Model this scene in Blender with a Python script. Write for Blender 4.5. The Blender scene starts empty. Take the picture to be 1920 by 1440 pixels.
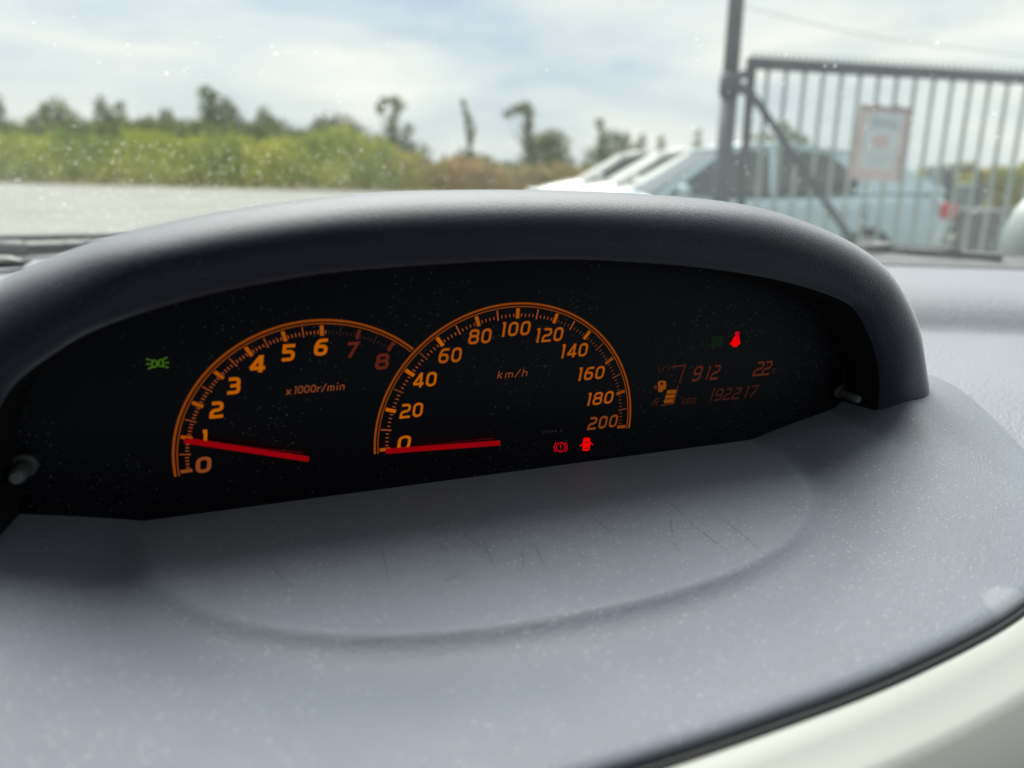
import bpy, math, random
import numpy as np
from mathutils import Matrix, Vector
random.seed(7)
rng = np.random.RandomState(11)
SC = bpy.context.scene
COL = SC.collection

# ------------------------------------------------------------------ camera
F_PX, CX, CY = 1330.0, 960.0, 720.0            # focal length and centre in pixels of the 1920x1440 photograph
CAMH = 1.15
_r, _p = math.radians(1.0), math.radians(17.0)
UP = np.array([math.sin(_r) * math.cos(_p), -math.cos(_r) * math.cos(_p), -math.sin(_p)])   # world up seen by the camera
_z = np.array([0, 0, 1.0])
FW = _z - (_z @ UP) * UP; FW /= np.linalg.norm(FW)
RT = np.cross(FW, UP); RT /= np.linalg.norm(RT)
CAM = np.array([0, 0, CAMH])
def W(c):
    c = np.asarray(c, float)
    return np.array([c @ RT, c @ FW, c @ UP]) + CAM
def ray(px, py):
    return W(((px - CX) / F_PX, (py - CY) / F_PX, 1.0)) - CAM
cam_d = bpy.data.cameras.new('camera'); cam = bpy.data.objects.new('camera', cam_d); COL.objects.link(cam)
m = Matrix.Identity(4)
for k, v in enumerate((W((1, 0, 0)) - CAM, W((0, -1, 0)) - CAM, W((0, 0, -1)) - CAM)):
    for j in range(3): m[j][k] = v[j]
m.translation = Vector(CAM); cam.matrix_world = m
cam_d.sensor_width = 36.0; cam_d.lens = F_PX / 1920 * 36
cam_d.clip_start = 0.01; cam_d.clip_end = 3000
cam_d.dof.use_dof = True; cam_d.dof.focus_distance = 0.325; cam_d.dof.aperture_fstop = cam_d.lens / 4.3
SC.camera = cam

# ------------------------------------------------------------------ world, sun, exposure
SUN_EL, SUN_AZ = math.radians(57), math.radians(-8)      # azimuth from +Y (ahead) towards +X
world = bpy.data.worlds.new('World'); SC.world = world; world.use_nodes = True
nt = world.node_tree; nt.nodes.clear()
def N(t, ty, **kw):
    n = t.nodes.new(ty)
    for k, v in kw.items():
        if k.startswith('i_'):
            key = k[2:]; key = int(key) if key.isdigit() else key.replace('_', ' ')
            n.inputs[key].default_value = v
        else: setattr(n, k, v)
    return n
def L(t, a, b): t.links.new(a, b)
sky = N(nt, 'ShaderNodeTexSky', sky_type='NISHITA'); sky.sun_disc = False
sky.sun_elevation = SUN_EL; sky.sun_rotation = SUN_AZ; sky.air_density = 1.0; sky.dust_density = 2.0; sky.ozone_density = 1.0
tc = N(nt, 'ShaderNodeTexCoord'); mp = N(nt, 'ShaderNodeMapping'); mp.inputs['Scale'].default_value = (1.0, 1.0, 3.2); mp.inputs['Location'].default_value = (0.3, 0.1, 0.2)
L(nt, tc.outputs['Generated'], mp.inputs['Vector'])
nz = N(nt, 'ShaderNodeTexNoise', i_Scale=2.6, i_Detail=6.0, i_Roughness=0.5); nz.inputs['Distortion'].default_value = 0.3
L(nt, mp.outputs[0], nz.inputs['Vector'])
rp = N(nt, 'ShaderNodeValToRGB'); rp.color_ramp.elements[0].position = 0.33; rp.color_ramp.elements[1].position = 0.66
rp.color_ramp.elements[0].color = (0, 0, 0, 1); rp.color_ramp.elements[1].color = (1, 1, 1, 1)
L(nt, nz.outputs[0], rp.inputs[0])
mx0 = N(nt, 'ShaderNodeMixRGB'); mx0.inputs[0].default_value = 0.72; mx0.inputs[2].default_value = (5.8, 7.5, 8.9, 1)   # thin milky veil over the blue
L(nt, sky.outputs[0], mx0.inputs[1])
mx = N(nt, 'ShaderNodeMixRGB'); mx.inputs[2].default_value = (11.0, 10.9, 10.1, 1)                                     # cream cloud
L(nt, rp.outputs[0], mx.inputs[0]); L(nt, mx0.outputs[0], mx.inputs[1])
nz2 = N(nt, 'ShaderNodeTexNoise', i_Scale=5.0, i_Detail=4.0); L(nt, mp.outputs[0], nz2.inputs['Vector'])
rp2 = N(nt, 'ShaderNodeValToRGB'); rp2.color_ramp.elements[0].position = 0.52; rp2.color_ramp.elements[1].position = 0.75
rp2.color_ramp.elements[0].color = (1, 1, 1, 1); rp2.color_ramp.elements[1].color = (0.75, 0.81, 0.88, 1)
L(nt, nz2.outputs[0], rp2.inputs[0])
mul = N(nt, 'ShaderNodeMixRGB', blend_type='MULTIPLY'); mul.inputs[0].default_value = 1.0
L(nt, mx.outputs[0], mul.inputs[1]); L(nt, rp2.outputs[0], mul.inputs[2])
bg = N(nt, 'ShaderNodeBackground'); bg.inputs['Strength'].default_value = 0.058
L(nt, mul.outputs[0], bg.inputs['Color'])
ow = N(nt, 'ShaderNodeOutputWorld'); L(nt, bg.outputs[0], ow.inputs['Surface'])
sd = bpy.data.lights.new('sun', 'SUN'); sd.energy = 5.0; sd.angle = math.radians(60); sd.color = (1.0, 0.97, 0.92)
so = bpy.data.objects.new('sun', sd); COL.objects.link(so)
sdir = Vector((math.sin(SUN_AZ) * math.cos(SUN_EL), math.cos(SUN_AZ) * math.cos(SUN_EL), math.sin(SUN_EL)))
so.rotation_euler = sdir.to_track_quat('Z', 'Y').to_euler()
SC.view_settings.view_transform = 'Standard'; SC.view_settings.look = 'None'; SC.view_settings.gamma = 1.0
SC.view_settings.use_curve_mapping = False; SC.view_settings.exposure = 0.62
SC.cycles.use_denoising = True; SC.cycles.max_bounces = 10; SC.cycles.transparent_max_bounces = 16
SC.cycles.sample_clamp_indirect = 6.0

# ------------------------------------------------------------------ helpers
def lin(r, g, b):
    f = lambda c: (c / 255 / 12.92) if c / 255 <= 0.04045 else ((c / 255 + 0.055) / 1.055) ** 2.4
    return (f(r), f(g), f(b), 1.0)
def tag(o, label=None, cat=None, group=None, kind=None):
    if label: o['label'] = label
    if cat: o['category'] = cat
    if group: o['group'] = group
    if kind: o['kind'] = kind
    return o
def mesh(name, V, Fc, mat=None, parent=None, smooth=False, base=None):
    me = bpy.data.meshes.new(name); V = np.asarray(V, float)
    if base is not None: V = V - np.asarray(base)
    me.from_pydata([tuple(v) for v in V], [], [tuple(int(i) for i in f) for f in Fc]); me.update()
    if smooth: me.polygons.foreach_set('use_smooth', [True] * len(me.polygons))
    o = bpy.data.objects.new(name, me); COL.objects.link(o)
    if mat: me.materials.append(mat)
    if parent is not None: o.parent = parent
    elif base is not None: o.location = tuple(base)
    return o
def empty(name, loc=(0, 0, 0), rz=0):
    o = bpy.data.objects.new(name, None); COL.objects.link(o); o.location = tuple(loc); o.rotation_euler = (0, 0, rz)
    o.empty_display_size = 0.05
    return o
def subsurf(o, n=1):
    md = o.modifiers.new('s', 'SUBSURF'); md.levels = n; md.render_levels = n; return o
def bevel(o, w, n=2):
    md = o.modifiers.new('b', 'BEVEL'); md.width = w; md.segments = n; md.limit_method = 'ANGLE'; return o
class MB:
    def __init__(s): s.V = []; s.F = []
    def add(s, V, F):
        k = len(s.V); s.V += [tuple(v) for v in V]; s.F += [tuple(i + k for i in f) for f in F]; return s
    def box(s, x0, x1, y0, y1, z0, z1):
        V = [(x, y, z) for z in (z0, z1) for y in (y0, y1) for x in (x0, x1)]
        return s.add(V, [(0, 2, 3, 1), (4, 5, 7, 6), (0, 1, 5, 4), (2, 6, 7, 3), (0, 4, 6, 2), (1, 3, 7, 5)])
    def bar(s, a, b, wx, wy=None, upv=(0, 0, 1)):
        a = np.array(a, float); b = np.array(b, float); wy = wx if wy is None else wy
        d = b - a; d /= np.linalg.norm(d); u = np.cross(d, upv)
        if np.linalg.norm(u) < 1e-3: u = np.cross(d, (0, 1, 0))
        u /= np.linalg.norm(u); v = np.cross(u, d)
        V = [p + u * sx * wx / 2 + v * sy * wy / 2 for p in (a, b) for sy in (-1, 1) for sx in (-1, 1)]
        return s.add(V, [(0, 2, 3, 1), (4, 5, 7, 6), (0, 1, 5, 4), (2, 6, 7, 3), (0, 4, 6, 2), (1, 3, 7, 5)])
    def tube(s, pts, rads, n=8, cap=True):
        pts = [np.array(p, float) for p in pts]
        if not hasattr(rads, '__len__'): rads = [rads] * len(pts)
        V = []; F = []
        for i, p in enumerate(pts):
            d = pts[min(i + 1, len(pts) - 1)] - pts[max(i - 1, 0)]; d /= np.linalg.norm(d) + 1e-12
            u = np.cross(d, (0.01, 0.02, 1)) if abs(d[2]) < 0.9 else np.cross(d, (0, 1, 0)); u /= np.linalg.norm(u); v = np.cross(u, d)
            for k in range(n):
                a = 2 * math.pi * k / n; V.append(p + rads[i] * (math.cos(a) * u + math.sin(a) * v))
        for i in range(len(pts) - 1):
            for k in range(n):
                F.append((i * n + k, i * n + (k + 1) % n, (i + 1) * n + (k + 1) % n, (i + 1) * n + k))
        if cap: F.append(tuple(range(n))[::-1]); F.append(tuple((len(pts) - 1) * n + k for k in range(n)))
        return s.add(V, F)
    def build(s, name, mat=None, parent=None, smooth=False, base=None): return mesh(name, s.V, s.F, mat, parent, smooth, base)

def mat(name, col, rough=0.6, spec=0.5, metal=0.0):
    M = bpy.data.materials.new(name); M.use_nodes = True; b = M.node_tree.nodes['Principled BSDF']
    c = tuple(col) if len(col) == 4 else tuple(col) + (1.0,)
    b.inputs['Base Color'].default_value = c; b.inputs['Roughness'].default_value = rough
    b.inputs['Specular IOR Level'].default_value = spec; b.inputs['Metallic'].default_value = metal
    return M
def vary(M, col2, scale, lo=0.35, hi=0.65, detail=4.0, coord='Object'):
    t = M.node_tree; b = t.nodes['Principled BSDF']; c = tuple(b.inputs['Base Color'].default_value)
    co = N(t, 'ShaderNodeTexCoord'); n = N(t, 'ShaderNodeTexNoise', i_Scale=scale, i_Detail=detail); L(t, co.outputs[coord], n.inputs['Vector'])
    r = N(t, 'ShaderNodeValToRGB'); r.color_ramp.elements[0].position = lo; r.color_ramp.elements[1].position = hi
    r.color_ramp.elements[0].color = c; r.color_ramp.elements[1].color = tuple(col2) + ((1.0,) if len(col2) == 3 else ())
    L(t, n.outputs[0], r.inputs[0]); L(t, r.outputs[0], b.inputs['Base Color']); return M
def grain(M, scale, dist, strength=1.0, kind='noise'):
    t = M.node_tree; b = t.nodes['Principled BSDF']; co = N(t, 'ShaderNodeTexCoord')
    n = N(t, 'ShaderNodeTexNoise', i_Scale=scale, i_Detail=2.0) if kind == 'noise' else N(t, 'ShaderNodeTexVoronoi', i_Scale=scale)
    L(t, co.outputs['Object'], n.inputs['Vector'])
    bu = N(t, 'ShaderNodeBump', i_Strength=strength, i_Distance=dist); L(t, n.outputs[0], bu.inputs['Height']); L(t, bu.outputs[0], b.inputs['Normal']); return M
def specks(M, scale, size, col, dens_scale=8.0, dens_lo=0.5, dens_hi=0.75):
    """sparse pale dust specks lying on a surface: mixed into its base colour"""
    t = M.node_tree; b = t.nodes['Principled BSDF']; co = N(t, 'ShaderNodeTexCoord')
    v = N(t, 'ShaderNodeTexVoronoi', i_Scale=scale); v.inputs['Randomness'].default_value = 1.0; L(t, co.outputs['Object'], v.inputs['Vector'])
    lt = N(t, 'ShaderNodeMath', operation='LESS_THAN'); lt.inputs[1].default_value = size; L(t, v.outputs['Distance'], lt.inputs[0])
    sx = N(t, 'ShaderNodeSeparateColor'); L(t, v.outputs['Color'], sx.inputs[0])
    nn = N(t, 'ShaderNodeTexNoise', i_Scale=dens_scale, i_Detail=3.0); L(t, co.outputs['Object'], nn.inputs['Vector'])
    mr = N(t, 'ShaderNodeMapRange'); mr.inputs[1].default_value = dens_lo; mr.inputs[2].default_value = dens_hi; L(t, nn.outputs[0], mr.inputs[0])
    l2 = N(t, 'ShaderNodeMath', operation='LESS_THAN'); L(t, sx.outputs[0], l2.inputs[0]); L(t, mr.outputs[0], l2.inputs[1])
    mu = N(t, 'ShaderNodeMath', operation='MULTIPLY'); L(t, lt.outputs[0], mu.inputs[0]); L(t, l2.outputs[0], mu.inputs[1])
    m2 = N(t, 'ShaderNodeMath', operation='MULTIPLY'); L(t, mu.outputs[0], m2.inputs[0]); L(t, sx.outputs[1], m2.inputs[1])
    mxx = N(t, 'ShaderNodeMixRGB'); mxx.inputs[2].default_value = tuple(col) + (1.0,)
    src = b.inputs['Base Color']
    if src.is_linked: L(t, src.links[0].from_socket, mxx.inputs[1])
    else: mxx.inputs[1].default_value = src.default_value
    L(t, m2.outputs[0], mxx.inputs[0]); L(t, mxx.outputs[0], src); return M
def emit(name, rgb, k=1.0):
    M = bpy.data.materials.new(name); M.use_nodes = True; t = M.node_tree; t.nodes.clear()
    e = N(t, 'ShaderNodeEmission'); e.inputs['Color'].default_value = lin(*rgb); e.inputs['Strength'].default_value = 0.90 * k / 2 ** 0.62
    o = N(t, 'ShaderNodeOutputMaterial'); L(t, e.outputs[0], o.inputs['Surface']); return M
def catmull(P, n, closed=False):
    P = np.asarray(P, float); d = np.r_[0, np.cumsum(np.linalg.norm(np.diff(P, axis=0), axis=1))]
    s = np.linspace(0, d[-1], n); out = []
    Pe = np.vstack([2 * P[0] - P[1], P, 2 * P[-1] - P[-2]])
    for x in s:
        i = min(max(np.searchsorted(d, x) - 1, 0), len(P) - 2); u = (x - d[i]) / (d[i + 1] - d[i] + 1e-12)
        p0, p1, p2, p3 = Pe[i], Pe[i + 1], Pe[i + 2], Pe[i + 3]
        out.append(0.5 * (2 * p1 + (p2 - p0) * u + (2 * p0 - 5 * p1 + 4 * p2 - p3) * u * u + (3 * p1 - p0 - 3 * p2 + p3) * u ** 3))
    return np.array(out)
def grid_faces(n, m_, closed=False):
    F = []
    for i in range(n - 1):
        for j in range(m_ - (0 if closed else 1)):
            F.append((i * m_ + j, i * m_ + (j + 1) % m_, (i + 1) * m_ + (j + 1) % m_, (i + 1) * m_ + j))
    return F

# ------------------------------------------------------------------ frames of the instrument panel
RP = np.array([[0.94008, -0.03404, -0.33925], [-0.0879, 0.93717, -0.3376], [0.32942, 0.3472, 0.87803]])
TP = np.array([-0.00083, 0.02277, 0.31579])               # centre of the speedometer seen by the camera (metres)
def P3(u, v, w=0.0): return W(TP + RP[:, 0] * u - RP[:, 1] * v - RP[:, 2] * w)   # u right, v up, w towards the driver
O3 = P3(0, 0, 0)
def uv(px, py, w=0.0):
    n = RP[:, 2]; r_ = np.array([(px - CX) / F_PX, (py - CY) / F_PX, 1.0]); p0 = TP - w * n
    q = RP.T @ (r_ * (n @ p0) / (n @ r_) - p0); return q[0], -q[1]
AX = P3(1, 0, 0) - O3; AX[2] = 0; AX /= np.linalg.norm(AX)
BX = np.array([AX[1], -AX[0], 0.0]); BX = BX if BX @ (P3(0, 0, 1) - O3) > 0 else -BX   # towards the driver, level
def A3(a, b, h): return O3 * np.array([1, 1, 0]) + AX * a + BX * b + np.array([0, 0, CAMH + h])
def on_h(px, py, h):                                      # where a sight line meets the level h metres above the lens
    r_ = ray(px, py); return CAM + r_ * (h / r_[2])
def at(px, py, Y):
    r_ = ray(px, py); return CAM + r_ * (Y / r_[1])

# ------------------------------------------------------------------ materials of the cabin
M_hood = grain(specks(vary(mat('dark_soft_plastic', (0.017, 0.022, 0.040), 0.48, 0.42), (0.021, 0.026, 0.046), 60), 1400, 0.2, (0.4, 0.42, 0.45), 14, 0.4, 1.1), 1500, 0.0005, 0.5)
M_pad = grain(specks(vary(mat('grey_soft_plastic', (0.160, 0.179, 0.219), 0.45, 0.5), (0.178, 0.198, 0.240), 18), 900, 0.19, (0.85, 0.88, 0.9), 10, 0.35, 0.85), 1500, 0.0005, 0.8)
def dusty(M, w_, r_=0.35):
    b = M.node_tree.nodes['Principled BSDF']; b.inputs['Sheen Weight'].default_value = w_; b.inputs['Sheen Roughness'].default_value = r_; b.inputs['Sheen Tint'].default_value = (0.93, 0.96, 1, 1); return M
dusty(M_hood, 0.8, 0.4); dusty(M_pad, 0.5, 0.4)
M_dash = grain(vary(mat('grey_dash_plastic', (0.170, 0.180, 0.208), 0.5, 0.5), (0.195, 0.205, 0.235), 5), 420, 0.0012, 0.8, 'voronoi')
M_face = specks(mat('smoked_black_panel', (0.0021, 0.0028, 0.0070), 0.45, 0.28), 900, 0.24, (0.22, 0.24, 0.24), 22, 0.42, 0.95)
M_inner = mat('matt_black_liner', (0.006, 0.0065, 0.008), 0.8, 0.2)
M_cream = vary(mat('cream_trim_plastic', (0.385, 0.395, 0.375), 0.42, 0.5), (0.41, 0.42, 0.40), 7)
M_gap = mat('black_rubber', (0.012, 0.013, 0.016), 0.6)
M_knob = grain(mat('black_knob_plastic', (0.10, 0.106, 0.108), 0.5, 0.5), 900, 0.0003, 0.3)
M_knobtip = mat('worn_knob_tip', (0.22, 0.24, 0.24), 0.55, 0.5)
M_liner = mat('pale_headlining', (0.42, 0.42, 0.40), 0.9, 0.1)
M_cabin = vary(mat('dark_cabin_fabric', (0.03, 0.03, 0.032), 0.9, 0.2), (0.05, 0.05, 0.05), 9)

# ------------------------------------------------------------------ instrument cluster
cluster = empty('instrument_cluster', O3)
tag(cluster, 'dark hooded instrument cluster with orange lit dials in the middle of the dashboard', 'instrument cluster')
def cpart(name, V, F, m_, parent=cluster, smooth=False, label=None):
    o = mesh(name, np.asarray(V) - O3, F, m_, parent, smooth)
    if label: o['label'] = label
    return o
A_ = [(-250, -26), (-246, -2), (-233, 21), (-218, 42), (-201, 60), (-180, 77), (-157, 87), (-142, 92), (-109, 99), (-72, 104), (-41, 106), (4, 106.5), (54, 105), (94, 102), (124, 97), (157, 87), (183, 75), (201, 60), (217, 43), (232, 21), (245, 0), (251, -26)]
B_ = [(-224, -26), (-221, 0), (-213, 22), (-201, 43), (-188, 60), (-173, 73), (-159, 80), (-141, 85), (-118, 90.5), (-92, 94.5), (-65, 97.3), (-3, 99), (41, 97.8), (80, 94), (110, 88), (141, 77.5), (166, 62.5), (186, 45), (201, 25), (212, 2), (217, -26)]
C_ = [(-193, -30), (-192, -5), (-190, 14), (-184, 33), (-176, 47), (-162, 57.5), (-148, 65), (-120, 73), (-94, 77.5), (-66, 80.3), (-1, 82), (46, 79.3), (84, 75), (122, 68), (154, 58.5), (165, 52), (174, 42), (183, 29), (191, 8), (194, -30)]
A_ = [(u / 1000, v / 1000, 0.0) for u, v in A_]
_end = [(*uv(x, y, w), w) for x, y, w in ((1690, 590, .002), (1712, 660, .007), (1725, 700, .012), (1733, 732, .0155), (1736, 800, .0165))]
A_ = [(-u, v, w) for u, v, w in _end[::-1]] + [q for q in A_ if abs(q[0]) < 0.215] + _end
NH = 96
Ac = catmull(np.array(A_), NH); Aw = Ac[:, 2]; Ac = Ac[:, :2]
_bp = [tuple(1000 * np.array(uv(x, y, .0225))) for x, y in ((1280, 412), (1384, 421), (1454, 436), (1523, 458), (1592, 486), (1624, 511), (1656, 554), (1678, 599), (1697, 652), (1712, 700), (1720, 736), (1722, 800))]
B_ = [(-u, v) for u, v in _bp[:4:-1]] + [q for q in B_ if -(_bp[5][0]) + 4 < q[0] < _bp[0][0] - 8] + _bp
def match(q):                                            # points of a curve lying in the same directions as those of the outer edge
    D_ = catmull(np.array(q) / 1000, 900); an = np.arctan2(D_[:, 1] + 0.075, -D_[:, 0]); an = np.maximum.accumulate(an)
    ta = np.arctan2(Ac[:, 1] + 0.075, -Ac[:, 0]); return np.stack([np.interp(ta, an, D_[:, 0]), np.interp(ta, an, D_[:, 1])], 1)
Bc, Cc = match(B_), match(C_)
for _ in range(3): Bc[1:-1] = 0.5 * Bc[1:-1] + 0.25 * (Bc[:-2] + Bc[2:])
rows = []
for i in range(NH):
    a, b, c = Ac[i], Bc[i], Cc[i]; cen = np.array([0, -0.03]); dn = (a - cen) / np.linalg.norm(a - cen)
    inw = (cen - c) / np.linalg.norm(cen - c)
    bf = a + (b - a) / 0.62; Wd = 0.0268 - Aw[i]; arc = []
    if np.linalg.norm(bf - a) > np.linalg.norm(c - a) * 0.75: bf = a + (c - a) * 0.75
    for tt in (24, 46, 61, 73, 82, 90):
        tr_ = math.radians(tt); arc.append((*(a + (bf - a) * (1 - math.cos(tr_)) ** 1.25), Aw[i] + Wd * math.sin(tr_)))
    prof = [(*(a - dn * 0.055), -0.075), (*(a - dn * 0.020), -0.045), (*(a - dn * 0.004), -0.018 + Aw[i]), (*a, Aw[i])] + arc + [
            (*(bf * 0.6 + c * 0.4), 0.0258), (*(bf * 0.2 + c * 0.8), 0.0228), (*(c + (bf - c) * 0.06), 0.0205), (*c, 0.0196),
            (*(c + inw * 0.0006), 0.0185), (*(c + inw * 0.002), 0.012), (*(c + inw * 0.004), 0.0003)]
    rows.append(prof)
NPf = len(rows[0])
V = [P3(*q) for r_ in rows for q in r_[:14]]
o = cpart('hood', V, grid_faces(NH, 14), M_hood, smooth=True); subsurf(o, 1)
Vl = [P3(*q) for r_ in rows for q in r_[13:]]
# liner: a stepped black sleeve between the hood lip and the panel
o = cpart('liner', Vl, grid_faces(NH, 4), M_inner, smooth=True)
# panel
Cp = [(c + (np.array([0, -0.03]) - c) / np.linalg.norm(c - np.array([0, -0.03])) * 0.0038) for c in Cc]
Vp = [P3(0, -0.005, 0)] + [P3(q[0], q[1], 0) for q in Cp]
Vp2 = [P3(0, -0.005, -0.003)] + [P3(q[0], q[1], -0.003) for q in Cp]
n_ = len(Vp)
Fp = [(0, i + 1, i) for i in range(1, n_ - 1)] + [(0, 1, n_ - 1)] + [(n_, n_ + i, n_ + i + 1) for i in range(1, n_ - 1)] + [(i, i + 1, n_ + i + 1, n_ + i) for i in range(1, n_ - 1)] + [(n_ - 1, 1, n_ + 1, 2 * n_ - 1)]
cpart('dial_panel', Vp + Vp2, Fp, M_face)

# ---- stroked lettering
def rounded(pts, rad, closed=False, k=5):
    P = [np.array(p, float) for p in pts]; n = len(P); out = []
    rr = rad if hasattr(rad, '__len__') else [rad] * n
    for i in range(n):
        if (not closed and i in (0, n - 1)) or rr[i] <= 0: out.append(P[i]); continue
        a, b, c = P[i - 1], P[i], P[(i + 1) % n]
        la, lc = np.linalg.norm(a - b), np.linalg.norm(c - b)
        r_ = min(rr[i], la * 0.5, lc * 0.5); p, q = b + (a - b) / la * r_, b + (c - b) / lc * r_
        for j in range(k + 1):
            s = j / k; out.append((1 - s) ** 2 * p + 2 * s * (1 - s) * b + s * s * q)
    return out
def stroke(pts, t, closed=False):
    P = [np.array(p, float) for p in pts]
    Q = [P[0]]
    for p in P[1:]:
        if np.linalg.norm(p - Q[-1]) > 1e-6: Q.append(p)
    P = Q; n = len(P); Lf, Rg = [], []
    for i in range(n):
        if closed: a, b, c = P[i - 1], P[i], P[(i + 1) % n]
        else: a, b, c = P[max(i - 1, 0)], P[i], P[min(i + 1, n - 1)]
        d1 = b - a; d2 = c - b
        if np.linalg.norm(d1) < 1e-9: d1 = d2
        if np.linalg.norm(d2) < 1e-9: d2 = d1
        d1 = d1 / np.linalg.norm(d1); d2 = d2 / np.linalg.norm(d2)
        n1 = np.array([-d1[1], d1[0]]); n2 = np.array([-d2[1], d2[0]]); mm = n1 + n2; l_ = np.linalg.norm(mm)
        mm = n1 if l_ < 1e-6 else mm / l_; k = min(1 / max(mm @ n1, 0.35), 2.2)
        Lf.append(b + mm * t / 2 * k); Rg.append(b - mm * t / 2 * k)
    V = Lf + Rg; F = [(i, i + 1, n + i + 1, n + i) for i in range(n - 1)]
    if closed: F.append((n - 1, 0, n, 2 * n - 1))
    return V, F
# glyphs in a box one unit high; width 0.78; (points, corner radii, closed)
g = 0.09; wd = 0.72; T_ = 1 - g; B0 = g; L0 = g; R0 = wd - g; MD = 0.5
G = {
 '0': [([(L0, B0), (L0, T_), (R0, T_), (R0, B0)], 0.30, True)],
 '1': [([(0.42, 0.0), (0.42, 1.0)], 0, False), ([(0.26, 0.93), (0.45, 0.93)], 0, False)],
 '2': [([(L0, T_), (R0, T_), (R0, MD), (L0, MD - 0.04), (L0 - 0.02, 0.02)], [0, .22, .22, .22, 0], False), ([(0.0, B0), (wd, B0)], 0, False)],
 '3': [([(L0 * 0.8, T_), (R0, T_), (R0, MD), (L0 + 0.08, MD)], .22, False), ([(R0 - 0.14, MD), (R0, MD), (R0, B0), (0, B0)], .22, False)],
 '4': [([(R0 - 0.1, 0), (R0 - 0.1, 1.0)], 0, False), ([(wd + 0.02, 0.25), (0.05, 0.25)], 0, False), ([(0.07, 0.25), (R0 - 0.12, 0.95)], 0, False)],
 '5': [([(wd, T_), (L0 + 0.02, T_), (L0 + 0.02, 0.56), (R0, 0.56), (R0, B0), (0, B0)], [0, 0.0, 0.0, .24, .24, 0], False)],
 '6': [([(wd - 0.02, T_), (L0 + 0.12, T_), (L0, 0.56), (L0, 0.34)], [0, .28, .1, 0], False), ([(L0, B0), (L0, 0.56), (R0, 0.56), (R0, B0)], [.24, .1, .24, .24], True)],
 '7': [([(0, T_), (R0, T_), (0.16, 0)], 0, False)],
 '8': [([(L0, 0.53), (L0, T_), (R0, T_), (R0, 0.53)], .24, True), ([(L0 - 0.03, B0), (L0 - 0.03, 0.53), (R0 + 0.02, 0.53), (R0 + 0.02, B0)], .24, True)],
 '9': [([(L0, 0.47), (L0, T_), (R0, T_), (R0, 0.47)], .2, True), ([(R0, 0.6), (R0, B0), (0.1, B0)], .22, False)],
 'x': [([(0.06, 0), (0.60, 0.62)], 0, False), ([(0.06, 0.62), (0.60, 0)], 0, False)],
 'r': [([(0.12, 0), (0.12, 0.66)], 0, False), ([(0.12, 0.57), (0.5, 0.57)], 0, False)],
 '/': [([(0.0, -0.05), (0.5, 1.0)], 0, False)],
 'm': [([(0.1, 0), (0.1, 0.6), (0.9, 0.6), (0.9, 0)], [0, .1, .2, 0], False), ([(0.5, 0), (0.5, 0.6)], 0, False)],
 'i': [([(0.15, 0), (0.15, 0.66)], 0, False), ([(0.15, 0.84), (0.15, 1.0)], 0, False)],
 'n': [([(0.1, 0), (0.1, 0.6), (0.6, 0.6), (0.6, 0)], [0, .1, .2, 0], False)],
 'k': [([(0.1, 0), (0.1, 1.0)], 0, False), ([(0.1, 0.3), (0.55, 0.66)], 0, False), ([(0.25, 0.4), (0.6, 0)], 0, False)],
 'h': [([(0.1, 0), (0.1, 1.0)], 0, False), ([(0.1, 0.6), (0.6, 0.6), (0.6, 0)], [0, .2, 0], False)],
 'O': [([(L0, B0), (L0, T_), (R0, T_), (R0, B0)], 0.2, True)],
 'D': [([(L0, B0), (L0, T_), (R0, T_), (R0, B0)], [0, 0, .25, .25], True)],
 'R': [([(0.1, 0), (0.1, T_), (R0, T_), (R0, 0.5), (0.1, 0.5)], [0, 0, .2, .2, 0], False), ([(0.35, 0.5), (R0, 0)], 0, False)],
 'C': [([(R0, T_), (L0, T_), (L0, B0), (R0, B0)], .2, False)],
 'Y': [([(0.35, 0), (0.35, 0.5)], 0, False), ([(0.02, 1), (0.35, 0.48), (0.68, 1)], 0, False)],
 'P': [([(0.1, 0), (0.1, T_), (R0, T_), (R0, 0.5), (0.1, 0.5)], [0, 0, .2, .2, 0], False)],
 'A': [([(0.0, 0), (0.35, 0.97), (0.7, 0)], 0, False), ([(0.15, 0.3), (0.55, 0.3)], 0, False)],
 'o': [([(0.02, 0.7), (0.02, 1), (0.25, 1), (0.25, 0.7)], 0.1, True)],
}
ADV = {'1': 0.62, 'm': 1.12, 'i': 0.42, 'r': 0.62, '/': 0.66, 'o': 0.35, ' ': 0.4}
def text_strokes(s, thick, gap):
    V, F, x = [], [], 0.0
    for ch in s:
        if ch != ' ':
            for pts, rad, cl in G[ch]:
                v, f = stroke(rounded(pts, rad, cl), thick, cl); k = len(V)
                V += [(q[0] + x, q[1]) for q in v]; F += [tuple(i + k for i in ff) for ff in f]
        x += ADV.get(ch, 0.78) + gap
    return np.array(V), F
def letter(name, s, box, m_, parent, h, thick=0.18, gap=0.1, shear=0.14, w=0.0002, label=None, wmul=1.0):
    """lettering printed on the panel; box = where the photograph shows it (x0,y0,x1,y1)"""
    V, F = text_strokes(s, thick, gap)
    V[:, 0] *= wmul; V[:, 0] += V[:, 1] * shear
    u0, _ = uv(box[0], (box[1] + box[3]) / 2); u1, _ = uv(box[2], (box[1] + box[3]) / 2)
    uc, vc = uv((box[0] + box[2]) / 2, (box[1] + box[3]) / 2)
    V = V - [(V[:, 0].min() + V[:, 0].max()) / 2, (V[:, 1].min() + V[:, 1].max()) / 2]
    sx = (u1 - u0) / (V[:, 0].max() - V[:, 0].min()) / 1.0
    hh = h / (V[:, 1].max() - V[:, 1].min()); Z = [(uc + q[0] * sx, vc + q[1] * hh) for q in V]
    return cpart(name, [P3(a, b, w) for a, b in Z], F, m_, parent, label=label)
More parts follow.
